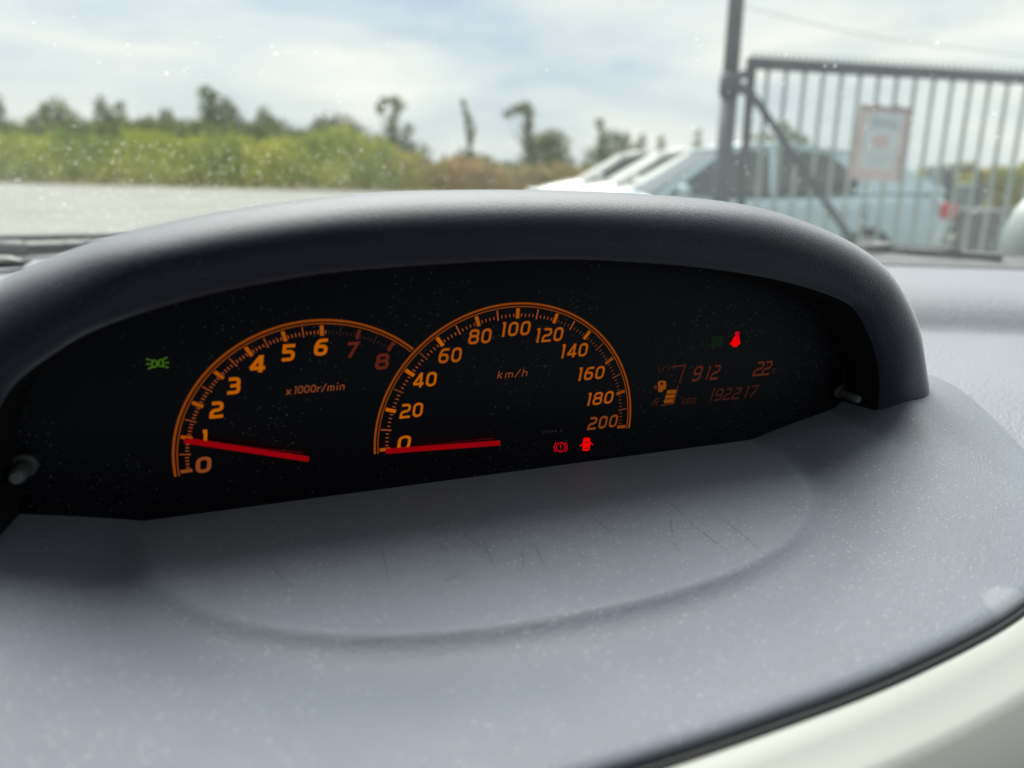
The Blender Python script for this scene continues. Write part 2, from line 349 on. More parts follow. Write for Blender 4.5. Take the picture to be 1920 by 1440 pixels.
def flat(name, pts_px, m_, parent, w=0.0002, label=None):
    Vf = [P3(*uv(x, y), w) for x, y in pts_px]; return cpart(name, Vf, [tuple(range(len(Vf)))], m_, parent, label=label)
def sub(name, parent=cluster, label=None):
    o = empty(name); o.parent = parent
    if label: o['label'] = label
    return o
E_hi = emit('dial_orange_bright', (182, 92, 2)); E_md = emit('dial_orange', (160, 78, 10)); E_lo = emit('dial_orange_dim', (122, 60, 16))
E_ring = emit('ring_orange', (134, 62, 10)); E_ring2 = emit('ring_orange_dim', (104, 48, 12)); E_tick = emit('tick_orange', (156, 74, 34)); E_tick2 = emit('tick_orange_dim', (104, 54, 28))
E_red7 = emit('red_zone', (88, 32, 22)); E_red7t = emit('red_zone_tick', (52, 30, 26)); E_txt = emit('legend_orange', (132, 66, 30))
E_ptr = emit('pointer_red', (142, 2, 12)); E_ptr2 = emit('dim_red', (70, 8, 12))
E_red = emit('lamp_red', (240, 4, 8)); E_red2 = emit('lamp_red_soft', (196, 6, 26)); E_grn = emit('lamp_green', (66, 100, 26)); E_grn2 = emit('lamp_green_dim', (16, 30, 17)); E_grey = emit('panel_print_grey', (30, 30, 32))
E_lcd = emit('display_dim', (78, 34, 22)); E_lcd2 = emit('display_dimmer', (56, 26, 20)); E_bar = emit('display_bar', (126, 64, 12))
def arc_strip(cu, cv, r, th, a0, a1, n=90):
    V = []; 
    for i in range(n + 1):
        a = math.radians(a0 + (a1 - a0) * i / n)
        V += [(cu + (r + th / 2) * math.cos(a), cv + (r + th / 2) * math.sin(a)), (cu + (r - th / 2) * math.cos(a), cv + (r - th / 2) * math.sin(a))]
    return V, [(2 * i, 2 * i + 1, 2 * i + 3, 2 * i + 2) for i in range(n)]
def gauge(parent, cu, cv, R, a0, step, nmaj, end_extra, start_extra, mwid, midw, mats):
    ri, ring_m, maj_m, mid_m, min_m = mats
    k_end = a0 - step * (nmaj - 1)
    for nm, rr, th in (('scale_ring', R + 0.00205, 0.00085), ('inner_scale_ring', R + 0.00072, 0.00040)):
        V, F = arc_strip(cu, cv, rr, th, a0 + start_extra, k_end - end_extra); cpart(nm, [P3(a, b, 0.0002) for a, b in V], F, ring_m, parent)
    def tick(ang, r0, r1, wdt):
        a = math.radians(ang); d = np.array([math.cos(a), math.sin(a)]); q = np.array([-d[1], d[0]]); c = np.array([cu, cv])
        return [c + d * r0 - q * wdt / 2, c + d * r1 - q * wdt / 2, c + d * r1 + q * wdt / 2, c + d * r0 + q * wdt / 2]
    mins = {}
    for i in range(nmaj):
        cpart('major_tick', [P3(*q, 0.0002) for q in tick(a0 - step * i, ri, R, mwid)], [(0, 1, 2, 3)], maj_m(i), parent)
        if i < nmaj - 1:
            cpart('half_tick', [P3(*q, 0.0002) for q in tick(a0 - step * (i + .5), ri, R, midw)], [(0, 1, 2, 3)], mid_m(i), parent)
            for k in range(1, 10):
                if k == 5: continue
                mm = min_m(i, k); mins.setdefault(mm, MB()).add([P3(*q, 0.0002) for q in tick(a0 - step * (i + k / 10), ri + 0.0007, ri + 0.00205, 0.00036)], [(0, 1, 2, 3)])
    for mm, b in mins.items():
        o = cpart('minor_ticks', b.V, b.F, mm, parent); o['kind'] = 'stuff'
tach = sub('tachometer'); speedo = sub('speedometer')
gauge(tach, -0.08044, 0.00212, 0.05351, 181.06, 15.539, 9, 8.9, 1.8, 0.00138, 0.00034,
      (0.04942, E_ring, lambda i: (E_txt if i == 0 else E_md if i < 7 else E_red7), lambda i: (E_tick if i < 6 else E_red7t), lambda i, k: (E_tick if i < 6 or (i == 6 and k == 1) else E_red7t)))
gauge(speedo, 0.0, 0.0, 0.058, 179.67, 18.212, 11, 1.0, 1.6, 0.00155, 0.00055,
      (0.05362, E_ring, lambda i: (E_hi if i in (1, 2, 3) else E_md if i < 8 else E_lo), lambda i: (E_tick2 if i in (1, 2) or i > 6 else E_tick), lambda i, k: (E_tick if i < 6 else E_tick2)))
TD = {'0': (366, 856.7, 397.5, 885.4), '1': (379.6, 806, 390.6, 834.5), '2': (390.4, 753.7, 420.4, 782.7), '3': (424, 708, 452, 738), '4': (466, 668, 497, 696.4), '5': (526.7, 646, 555, 676), '6': (588, 636.2, 616, 665.4), '7': (651, 641.7, 676.7, 670.4), '8': (702.5, 663, 730.4, 691.8)}
for k_, bx in TD.items():
    letter('numeral', k_, bx, E_txt if k_ == '0' else E_red7 if k_ in '78' else E_hi, tach, 0.0067, thick=0.205, label=('dim red numeral %s' % k_ if k_ in '78' else None))
SDg = {'0': (744.6, 816, 770.8, 843.5), '20': (748.3, 755.4, 793.4, 783.4), '40': (773.8, 698, 819, 725.4), '60': (821.8, 651.7, 866, 680), '80': (877.7, 616, 921.7, 644.6), '100': (941.2, 602, 994.8, 630), '120': (1005.8, 613.5, 1056, 641), '140': (1053, 643, 1102, 670.4), '160': (1085, 685.8, 1133.3, 713), '180': (1101.8, 732.7, 1150, 759.8), '200': (1101.3, 777.5, 1158, 805.2)}
for k_, bx in SDg.items():
    n_k = int(k_); letter('numeral', k_, bx, E_hi if n_k < 60 else E_md if n_k < 200 else E_lo, speedo, 0.0064, thick=0.165, gap=0.10)
letter('legend', 'x1000r/min', (535.7, 719, 647, 737.5), E_txt, tach, 0.0036, thick=0.14, gap=0.06, shear=0.2)
letter('legend', 'km/h', (932, 692.5, 989, 708.5), E_txt, speedo, 0.0038, thick=0.11, gap=0.12, shear=0.2)
letter('part_code', 'YP34 A', (1015.5, 803.5, 1055, 811), E_grey, speedo, 0.0019, thick=0.2, shear=0, w=0.0006)
def pointer(par, tip, tail, wpx, thin_a, thin_b, hubc):
    wz = 0.0034
    a = np.array(uv(*tip, wz)); b = np.array(uv(*tail, wz)); d = (b - a) / np.linalg.norm(b - a); q = np.array([-d[1], d[0]]); hw = wpx / 2
    V = [P3(*(p + q * s), z) for z in (wz - 0.0011, wz) for p in (a, b) for s in (-hw, hw)]
    o = cpart('pointer', V, [(0, 1, 3, 2), (4, 6, 7, 5), (0, 4, 5, 1), (2, 3, 7, 6), (0, 2, 6, 4), (1, 5, 7, 3)], E_ptr, par)
    a = np.array(uv(*thin_a, 0.0008)); b = np.array(uv(*thin_b, 0.0008))
    V = [P3(*p, 0.0008) for p in (a, b, b + np.array([0, 0.0005]), a + np.array([0, 0.0001]))]
    cpart('pointer_reflection', V, [(0, 1, 2, 3)], E_ptr2, par)  # reflection of the pointer on the dial, drawn as a dim glowing strip
    mb = MB(); mb.tube([P3(*hubc, 0.0), P3(*hubc, 0.0002), P3(*hubc, 0.0003)], [0.009, 0.009, 0.0088], 32); cpart('pointer_hub', mb.V, mb.F, M_face, par)
pointer(tach, (345.3, 826.6), (579, 862), 0.0019, (392, 829), (567, 850), (-0.08044 + 0.0045, 0.00212 - 0.001))
pointer(speedo, (724, 847), (938, 831.5), 0.00195, (800, 833.5), (925, 823), (0.0105, 0.0))
# ---- warning lamps
def zc(ox, oy, k): return lambda pts: [(ox + x / k, oy + y / k) for x, y in pts]
def strokes_px(name, paths, thick, m_, parent, label=None):
    V, F = [], []
    for pts, cl in paths:
        q = [uv(*p) for p in pts]; v, f = stroke(q, thick, cl); k = len(V); V += [P3(*a, 0.00025) for a in v]; F += [tuple(i + k for i in ff) for ff in f]
    return cpart(name, V, F, m_, parent, label=label)
z16 = zc(240, 640, 16)
pk = []
pk.append((z16(rounded([(725, 565), (860, 570), (865, 760), (725, 765)], [0, 130, 130, 0], True, 8)), True))
pk.append((z16(rounded([(1045, 540), (920, 560), (920, 740), (1060, 745)], [20, 110, 110, 20], True, 8)), True))
for a, b in (((545, 520), (670, 555)), ((540, 675), (670, 675)), ((600, 825), (710, 775)), ((1065, 530), (1185, 475)), ((1105, 638), (1230, 628)), ((1095, 748), (1220, 785))): pk.append((z16([a, b]), False))
strokes_px('parking_light_lamp', pk, 0.0005, E_grn, cluster, 'green side light symbol')
z10 = zc(1000, 780, 10.667)
circ = lambda cx, cy, r, a0=0, a1=360, n=28, sy=1.1: [(cx + r * math.cos(math.radians(a0 + (a1 - a0) * i / n)), cy + r * sy * math.sin(math.radians(a0 + (a1 - a0) * i / n))) for i in range(n if a1 - a0 >= 360 else n + 1)]
strokes_px('brake_lamp', [(z10(circ(543, 620, 84)), True), (z10(circ(545, 622, 128, 140, 225)), False), (z10(circ(540, 622, 128, -45, 38)), False), (z10([(541, 562), (541, 640)]), False), (z10([(541, 660), (541, 682)]), False)], 0.00048, E_red2, cluster, 'red brake warning symbol')
dl = sub('door_lamp', cluster, 'red open door symbol')
flat('car_symbol', z10([(1010, 432), (1115, 430), (1135, 455), (1138, 560), (1120, 660), (1100, 692), (990, 694), (978, 680), (985, 560), (995, 460)]), E_red, dl)
flat('door_symbol', z10([(990, 535), (990, 565), (928, 612), (918, 595)]), E_red, dl); flat('door_symbol', z10([(1130, 500), (1192, 570), (1180, 585), (1130, 535)]), E_red, dl)
flat('window_mark', z10([(1018, 513), (1102, 507), (1098, 524), (1014, 530)]), E_ptr2, dl, 0.0004); flat('window_mark', z10([(1010, 635), (1092, 627), (1090, 646), (1008, 654)]), E_ptr2, dl, 0.0004)
z8 = zc(1200, 610, 8.727)
sb = sub('seat_belt_lamp', cluster, 'red seated figure symbol')
flat('figure_head', z8(circ(1587, 138, 38, sy=1.1)), E_red2, sb)
flat('figure_body', z8([(1550, 172), (1515, 215), (1500, 262), (1465, 290), (1470, 312), (1500, 318), (1515, 352), (1575, 350), (1620, 310), (1640, 295), (1625, 225), (1618, 172)]), E_red, sb)
flat('figure_strap', z8([(1560, 190), (1570, 185), (1605, 262), (1596, 270)]), E_red2, sb, 0.0004)
flat('unlit_lamp', z8(rounded([(1165, 172), (1355, 165), (1345, 345), (1150, 360)], 20, True)), E_grn2, cluster)
strokes_px('temperature_lamp', [(z8([(232, 185), (216, 300)]), False), (z8([(110, 400), (170, 385), (230, 400), (290, 385)]), False)], 0.0006, emit('lamp_green_faint', (14, 24, 16)), cluster)
# ---- display
disp = sub('display', cluster, 'dim orange trip and fuel display')
def dsp(s, box, m_, h, th=0.15, nm='display_digit', sh=0.28): letter(nm, s, box, m_, disp, h, thick=th, shear=sh, gap=0.12)
dsp('9', (1297.7, 685.5, 1317, 714.7), E_lcd, 0.0078); dsp('1', (1323.5, 686, 1332, 711.5), E_lcd, 0.0068); dsp('2', (1331, 683.5, 1350, 712), E_lcd, 0.0076)
dsp('2', (1411, 677.5, 1432, 705), E_lcd, 0.0076); dsp('2', (1427, 676, 1447, 704), E_lcd, 0.0076); dsp('oC', (1446, 689, 1455, 702), E_lcd2, 0.0034, nm='unit_mark')
for ch, bx in (('1', (1332, 728, 1339.5, 751)), ('9', (1339, 727.5, 1356, 752)), ('2', (1355, 726.5, 1371.5, 750)), ('2', (1371, 725, 1390, 749)), ('1', (1396, 724, 1404, 745.5)), ('7', (1407, 722, 1423, 744))): dsp(ch, bx, E_lcd2, 0.0064)
dsp('ODO', (1279, 746, 1305, 756.5), E_lcd2, 0.0029, nm='display_legend', sh=0.05)
dsp('1/1', (1233.5, 686.5, 1254, 698.5), E_lcd2, 0.0033, nm='display_legend', sh=0); dsp('R', (1223.5, 746, 1235, 761.5), E_lcd2, 0.004, nm='display_legend')
strokes_px('fuel_scale', [([(1258, 687.5), (1284, 684.5), (1281, 694), (1272.5, 718)], False), ([(1271, 723), (1263, 756), (1238, 760)], False)], 0.0006, E_lcd, disp)
for k in range(3):
    y0 = 731 + k * 8.7; x0 = 1250.5 - k * 2.3; flat('fuel_bar', [(x0, y0 + 0.4), (x0 + 17.6, y0 - 0.8), (x0 + 15.8, y0 + 6.2), (x0 - 1.9, y0 + 7.4)], E_bar, disp)
flat('fuel_pump_mark', [(1233, 716), (1237, 713.5), (1246, 713.5), (1249, 717), (1248, 729), (1243, 730), (1242, 734.5), (1234, 735)], E_bar, disp)
flat('fuel_pump_hole', [(1237.5, 716.5), (1242.5, 716), (1242.5, 721), (1237.5, 721.5)], E_ptr2, disp, 0.0004)
flat('filler_arrow', [(1224, 726), (1231, 720.5), (1231.5, 731)], E_lcd, disp)
# ---- reset knobs
def knob(u, v, r, ln, nm, lab):
    k = sub(nm, cluster, lab); mb = MB()
    mb.tube([P3(u, v, 0.0001), P3(u, v, 0.0014), P3(u, v, 0.0018)], [r * 1.55, r * 1.55, r * 1.4], 40); o = cpart('collar', mb.V, mb.F, M_knob, k, True)
    mb = MB(); mb.tube([P3(u, v, 0.0015), P3(u, v, ln * 0.86), P3(u, v, ln * 0.96), P3(u, v, ln)], [r * 1.02, r * 0.98, r * 0.9, r * 0.72], 40); o = cpart('stem', mb.V, mb.F, M_knob, k, True)
    mb = MB(); mb.tube([P3(u, v, ln - 0.0002), P3(u, v, ln + 0.0004)], [r * 0.74, r * 0.66], 32); cpart('tip', mb.V, mb.F, M_knobtip, k)
uk = uv(46, 871); knob(uk[0], uk[1], 0.0028, 0.0108, 'reset_knob', 'larger black knob at the left end of the panel')
uk = uv(1574, 733); knob(uk[0], uk[1], 0.0024, 0.0130, 'reset_knob', 'small pale tipped knob at the right end of the panel')

# ------------------------------------------------------------------ dashboard
dash = empty('dashboard', A3(0, 0, -0.13)); DB = A3(0, 0, -0.13)
tag(dash, 'grey grained dashboard with cream lower trim running under the windscreen', 'dashboard')
def dpart(name, V, F, m_, smooth=True, parent=dash): return mesh(name, np.asarray(V) - DB, F, m_, parent, smooth)
OUT = [(0.215, -0.045), (0.229, -0.012), (0.2395, 0.006), (0.2445, 0.028), (0.236, 0.063), (0.209, 0.102), (0.170, 0.131), (0.123, 0.1475), (0.066, 0.1565), (0.015, 0.1600), (-0.036, 0.1612), (-0.072, 0.1590), (-0.114, 0.151), (-0.159, 0.132), (-0.2, 0.104), (-0.238, 0.062), (-0.26, 0.018), (-0.264, -0.02), (-0.264, -0.075)]
def smooth01(x): x = np.clip(x, 0, 1); return x * x * (3 - 2 * x)
def pad_h(a, b):
    bb = max(b, 0.0)
    ramp = 1.35 * float(smooth01((a - 0.180) / 0.026)) if a > 0 else float(smooth01((-a - 0.205) / 0.04))
    outer = -0.118 - 0.10 * bb + 0.0115 * math.exp(-(bb / 0.050) ** 2) * ramp
    floor = -0.1325 + 0.02 * bb
    ea = (a + 0.008) / 0.141; eb = bb / 0.108
    rr = (abs(ea) ** 2.3 + abs(eb) ** 2.3) ** (1 / 2.3)
    L_ = math.hypot(a + 0.008, bb) + 1e-9; dist = L_ - L_ / max(rr, 1e-6)          # metres outside the rim of the flat oval
    if dist <= 0: return floor
    th = abs(eb) / (abs(ea) + abs(eb) + 1e-9)
    x = min(dist / (0.072 - 0.02 * th), 1.0); k = 1 - (1 - x) ** 1.35; g_ = dist / 0.013
    return floor + (outer - floor) * k - 0.0056 * g_ * math.exp(1 - g_) * float(smooth01(th * 4.5))
NO = 200; oc = catmull([(a, b * 0.985 if b > 0.05 else b) for a, b in OUT], NO); NR = 130
V = []; cen = np.array([0.0, -0.03])
for i in range(NR + 1):
    s = (i / NR)
    for q in oc:
        p = cen + (q - cen) * s * 0.995 if i < NR else q - (q - cen) / np.linalg.norm(q - cen) * 0.0004
        V.append(A3(p[0], p[1], pad_h(p[0], p[1]) - (0 if i < NR else 0.0006)))
onrm = []
for i in range(NO):
    tg = oc[min(i + 1, NO - 1)] - oc[max(i - 1, 0)]; tg /= np.linalg.norm(tg); nn = np.array([tg[1], -tg[0]]); nn = nn if nn @ (oc[i] - cen) > 0 else -nn; onrm.append(nn)
for off, dz in ((0.0005, 0.0016), (0.0007, 0.004), (0.0005, 0.012)):
    for i, q in enumerate(oc): p = q + onrm[i] * off; V.append(A3(p[0], p[1], pad_h(*q) - dz))
Fd = grid_faces(NR + 4, NO); dpart('padded_top', V, Fd, M_pad)
# rubber bead and cream trim
KEEP = [i for i, q in enumerate(oc) if q[1] > 0.085]
def band(name, prof, m_, sub_n=0):
    V = []
    for off, dz in prof:
        for i in KEEP:
            q = oc[i]
            k = min(1, max(0, (q[1] + 0.06) / 0.10)); p = q + onrm[i] * off
            V.append(A3(p[0], p[1], pad_h(*q) - dz - (1 - k) * 0.03))
    o = dpart(name, V, grid_faces(len(prof), len(KEEP)), m_); return o
band('rubber_bead', [(0.0004, 0.0065), (0.0009, 0.0034), (0.0020, 0.0026), (0.0032, 0.0032), (0.0036, 0.008)], M_gap)
band('lower_trim', [(0.0032, 0.012), (0.0033, 0.0044), (0.0037, 0.0035), (0.005, 0.0032), (0.010, 0.0048), (0.0155, 0.0066), (0.0180, 0.0069), (0.0195, 0.0074), (0.0212, 0.0090), (0.027, 0.0150), (0.034, 0.0235), (0.0385, 0.0315), (0.0395, 0.0380), (0.0398, 0.055)], M_cream)
band('lower_panel', [(0.037, 0.05), (0.045, 0.055), (0.085, 0.075), (0.10, 0.14), (0.10, 0.3)], M_gap)
# passenger side and windscreen base surfaces
def base_y(x): return 0.965 - 0.10 * (x - 0.05) ** 2 - 0.13 * np.maximum(-np.asarray(x) - 0.1, 0)
NX = 80; xs = np.linspace(-0.95, 1.15, NX)
crest = [(0.0, -0.117), (-0.012, -0.1155), (-0.030, -0.1165), (-0.075, -0.121), (-0.125, -0.1235), (-0.160, -0.1300), (-0.183, -0.1395), (-0.196, -0.1510), (-0.204, -0.1580), (-0.214, -0.1602), (-0.25, -0.1615), (-0.34, -0.166), (-0.45, -0.173), (-0.56, -0.183), (-0.62, -0.192), (-0.66, -0.21), (-0.68, -0.25), (-0.68, -0.36)]
V = []
for dy, h in crest:
    for x in xs: V.append((x, base_y(x) + dy * (1.0 + 0.06 * x), CAMH + h))
dpart('dash_top', V, grid_faces(len(crest), NX), M_dash)
subsurf(dash.children[-1], 1)
# defroster slot on the left
mb = MB(); sl = [on_h(x, y, -0.1165) for x, y in ((-60, 489), (20, 489.5), (50, 494))]
mb.tube([p + np.array([0, 0, 0.0005]) for p in sl], [0.006, 0.0055, 0.002], 12); mesh('defroster_trim', np.array(mb.V) - DB, mb.F, M_cream, dash, True)
c0, c1 = on_h(-60, 505, -0.1165), on_h(45, 499, -0.1165)
mb = MB(); mb.bar(c0 + [0, 0, 0.002], c1 + [0, 0, 0.002], 0.018, 0.004); mesh('defroster_grille', np.array(mb.V) - DB, mb.F, M_gap, dash)
grb = MB()
for k in range(34):
    p = c0 + (c1 - c0) * (k + 0.5) / 34; grb.bar(p + [-0.003, -0.009, 0.005], p + [0.004, 0.009, 0.005], 0.0022, 0.002)
o = mesh('defroster_fins', np.array(grb.V) - DB, grb.F, mat('grille_grey', (0.13, 0.12, 0.11), 0.5), dash); o['kind'] = 'stuff'
# worn marks on the pad
scr = MB()
SCR = [((715, 1022), (729, 1092)), ((868, 1000), (912, 1036)), ((510, 1062), (545, 1100)), ((833, 1090), (872, 1074)), ((1095, 955), (1150, 1003)), ((1240, 925), (1300, 985)), ((1300, 985), (1362, 1032)), ((1345, 965), (1425, 1030)), ((978, 1030), (983, 1068)), ((1255, 960), (1262, 1010)), ((1262, 1010), (1275, 1040)), ((1083, 1035), (1092, 1047)), ((820, 1015), (838, 1035)), ((905, 1010), (925, 1062)), ((1000, 1020), (1022, 1062))]
def on_pad(px, py):
    h = -0.128
    for _ in range(25):
        p = on_h(px, py, h); d = p - O3; h = 0.5 * h + 0.5 * pad_h(d @ AX, d @ BX)
    return on_h(px, py, h)
for (a, b) in SCR:
    A, B = on_pad(*a), on_pad(*b); n_s = 4; prev = None
    for k in range(n_s):
        p, q = A + (B - A) * k / n_s, A + (B - A) * (k + 1) / n_s
        for z_ in (p, q): d = z_ - O3; z_[2] = CAMH + pad_h(d @ AX, d @ BX) + 0.00012
        wv = np.cross(B - A, (0, 0, 1)); wv = wv / np.linalg.norm(wv) * 0.00008 * (1 if 0 < k < 3 else 0.6); scr.add([p - wv, q - wv, q + wv, p + wv], [(0, 1, 2, 3)])
o = mesh('scratches', np.array(scr.V) - DB, scr.F, mat('scratch_dark', (0.045, 0.048, 0.055), 0.7), dash); o['kind'] = 'stuff'

# a pale round patch mixed into the pad colour near its right edge
cs = on_pad(1915, 1140) - DB; t = M_pad.node_tree; b_ = t.nodes['Principled BSDF']; co = N(t, 'ShaderNodeTexCoord'); vd = N(t, 'ShaderNodeVectorMath', operation='DISTANCE')
vd.inputs[1].default_value = tuple(cs); L(t, co.outputs['Object'], vd.inputs[0])
mr = N(t, 'ShaderNodeMapRange'); mr.inputs[1].default_value = 0.0115; mr.inputs[2].default_value = 0.0095; mr.inputs[3].default_value = 0.0; mr.inputs[4].default_value = 0.32; L(t, vd.outputs['Value'], mr.inputs[0])
mc_ = N(t, 'ShaderNodeMixRGB'); mc_.inputs[2].default_value = (0.42, 0.44, 0.47, 1); L(t, b_.inputs['Base Color'].links[0].from_socket, mc_.inputs[1]); L(t, mr.outputs[0], mc_.inputs[0]); L(t, mc_.outputs[0], b_.inputs['Base Color'])

# ------------------------------------------------------------------ windscreen, cowl, wipers, cabin shell
GS = 0.66
def glass_pt(x, s): y = base_y(x) - s; return np.array([x, y, CAMH - 0.118 + GS * s])
M_glass = bpy.data.materials.new('dusty_windscreen_glass'); M_glass.use_nodes = True; t = M_glass.node_tree; t.nodes.clear()
o_ = N(t, 'ShaderNodeOutputMaterial'); tr = N(t, 'ShaderNodeBsdfTransparent'); tr.inputs[0].default_value = (0.965, 0.985, 0.97, 1)
tl = N(t, 'ShaderNodeBsdfTranslucent'); tl.inputs[0].default_value = (0.80, 0.86, 0.86, 1)
co = N(t, 'ShaderNodeTexCoord'); nn = N(t, 'ShaderNodeTexNoise', i_Scale=3.0, i_Detail=5.0); L(t, co.outputs['Object'], nn.inputs['Vector'])
mr = N(t, 'ShaderNodeMapRange'); mr.inputs[1].default_value = 0.3; mr.inputs[2].default_value = 0.7; mr.inputs[3].default_value = 0.014; mr.inputs[4].default_value = 0.046; L(t, nn.outputs[0], mr.inputs[0])
ms = N(t, 'ShaderNodeMixShader'); L(t, mr.outputs[0], ms.inputs[0]); L(t, tr.outputs[0], ms.inputs[1]); L(t, tl.outputs[0], ms.inputs[2])
gl = N(t, 'ShaderNodeBsdfGlossy'); gl.inputs['Roughness'].default_value = 0.03; fr = N(t, 'ShaderNodeFresnel'); fr.inputs[0].default_value = 1.35
m2 = N(t, 'ShaderNodeMixShader'); m2.inputs[0].default_value = 0.03; L(t, ms.outputs[0], m2.inputs[1]); L(t, gl.outputs[0], m2.inputs[2])
L(t, m2.outputs[0], o_.inputs['Surface'])
gx = np.linspace(-0.80, 0.95, 30); gs = np.linspace(0.0, 0.80, 14)
V = [glass_pt(x * (1 - 0.18 * s / 0.8) + 0.02, s) for s in gs for x in gx]; ng = len(V)
nrm = np.array([0, GS, 1.0]); nrm /= np.linalg.norm(nrm)
V2 = [v + nrm * 0.004 for v in V]; Fg = grid_faces(len(gs), len(gx)); 
ws = empty('windscreen', V[len(gx) // 2]); tag(ws, 'dusty raked windscreen with rain spots above the dashboard', 'windscreen')
wb = np.array(V[len(gx) // 2])
M_clear = bpy.data.materials.new('clear_glass_outer'); M_clear.use_nodes = True; t = M_clear.node_tree; t.nodes.clear()
o_ = N(t, 'ShaderNodeOutputMaterial'); tr = N(t, 'ShaderNodeBsdfTransparent'); tr.inputs[0].default_value = (0.985, 0.995, 0.99, 1); L(t, tr.outputs[0], o_.inputs['Surface'])
nx_ = len(gx); ns_ = len(gs)
rim = [(j, j + 1, ng + j + 1, ng + j) for j in range(nx_ - 1)] + [((ns_ - 1) * nx_ + j + 1, (ns_ - 1) * nx_ + j, ng + (ns_ - 1) * nx_ + j, ng + (ns_ - 1) * nx_ + j + 1) for j in range(nx_ - 1)] + [((i + 1) * nx_, i * nx_, ng + i * nx_, ng + (i + 1) * nx_) for i in range(ns_ - 1)] + [(i * nx_ + nx_ - 1, (i + 1) * nx_ + nx_ - 1, ng + (i + 1) * nx_ + nx_ - 1, ng + i * nx_ + nx_ - 1) for i in range(ns_ - 1)]
pane = mesh('glass', np.array(V + V2) - wb, Fg + [tuple(i + ng for i in f[::-1]) for f in Fg] + rim, M_glass, ws, True)
pane.data.materials.append(M_clear)
for i, pl in enumerate(pane.data.polygons):
    if i >= len(Fg): pl.material_index = 1
# dried rain spots: small raised domes on the outside
M_spot = bpy.data.materials.new('dried_rain_spot'); M_spot.use_nodes = True; t = M_spot.node_tree; t.nodes.clear()
o_ = N(t, 'ShaderNodeOutputMaterial'); tr = N(t, 'ShaderNodeBsdfTransparent'); tl = N(t, 'ShaderNodeBsdfTranslucent'); tl.inputs[0].default_value = (0.8, 0.83, 0.82, 1)
ms = N(t, 'ShaderNodeMixShader'); ms.inputs[0].default_value = 0.30; L(t, tr.outputs[0], ms.inputs[1]); L(t, tl.outputs[0], ms.inputs[2]); L(t, ms.outputs[0], o_.inputs['Surface'])
sp = MB()
exv = np.array([1.0, 0, 0]); eyv = np.cross(nrm, exv)
for k in range(3600):
    s = 0.03 + 0.30 * rng.rand() ** 2.6; x = rng.uniform(-0.75, 0.85) * (1 - 0.1 * s)
    if rng.rand() < 0.55: x = rng.normal(-0.40, 0.2); s = rng.uniform(0.03, 0.20)
    elif rng.rand() < 0.3: x = rng.normal(0.3, 0.12)
    c = glass_pt(x, s) + nrm * 0.0044; r_ = rng.choice([0.0005, 0.0008, 0.0011, 0.0016], p=[.42, .32, .2, .06]); e = rng.uniform(0.5, 1.0)
    ring = [c + exv * r_ * math.cos(a) + eyv * r_ * e * math.sin(a) for a in np.arange(6) * math.pi / 3]
    sp.add([c + nrm * r_ * 0.4] + ring, [(0, i + 1, (i + 1) % 6 + 1) for i in range(6)])
o = mesh('rain_spots', np.array(sp.V) - wb, sp.F, M_spot, ws, True); o['kind'] = 'stuff'
# seal at the foot of the glass
mb = MB(); mb.tube([glass_pt(x, -0.002) + [0, 0, 0.0005] for x in np.linspace(-0.82, 0.98, 40)], 0.0045, 8); mesh('seal', np.array(mb.V) - wb, mb.F, M_gap, ws, True)
# cowl outside
M_cowl = grain(vary(mat('weathered_black_plastic', (0.030, 0.033, 0.036), 0.55), (0.06, 0.064, 0.07), 25), 300, 0.001, 0.5)
V = []
CW = [(0.004, -0.122), (0.03, -0.127), (0.07, -0.121), (0.12, -0.1165), (0.16, -0.1160), (0.175, -0.119), (0.185, -0.14), (0.19, -0.25)]
for dy, h in CW:
    for x in xs: V.append((x, base_y(x) + dy, CAMH + h))
cb = (0, 0.97, CAMH - 0.12)
o = mesh('scuttle_panel', V, grid_faces(len(CW), NX), M_cowl, smooth=True, base=cb); tag(o, 'black plastic scuttle panel outside the foot of the windscreen', 'scuttle panel')
cow_h = -0.112
def wiper(name, pts, blade, label):
    b0 = on_h(*pts[0], cow_h); w_ = empty(name, b0)
    tag(w_, label, 'wiper', 'wipers parked at the foot of the windscreen')
    P = [on_h(x, y, cow_h) for x, y in pts]; mb = MB()
    for a, b in zip(P[:-1], P[1:]): mb.bar(a, b, 0.016, 0.010)
    o = mesh('arm', np.array(mb.V) - b0, mb.F, M_cowl, w_); bevel(o, 0.002)
    mb = MB(); mb.tube([P[0] - [0, 0, 0.012], P[0] + [0, 0, 0.006], P[0] + [0, 0, 0.010]], [0.019, 0.019, 0.012], 20); mesh('pivot_cap', np.array(mb.V) - b0, mb.F, M_cowl, w_, True)
    Q = [on_h(x, y, cow_h + 0.004) for x, y in blade]; mb = MB(); mb.tube(Q, 0.0045, 8); mesh('blade', np.array(mb.V) - b0, mb.F, M_gap, w_, True)
wiper('wiper', [(1655, 466), (1700, 471), (1790, 476), (1880, 482)], [(1600, 468), (1660, 463), (1740, 466), (1800, 473)], 'dark wiper with a round pivot, in front of the gate')
wiper('wiper', [(20, 466), (120, 462), (230, 455)], [(-60, 449), (60, 446), (140, 444), (250, 443)], 'dark wiper half hidden by the left end of the cluster hood')
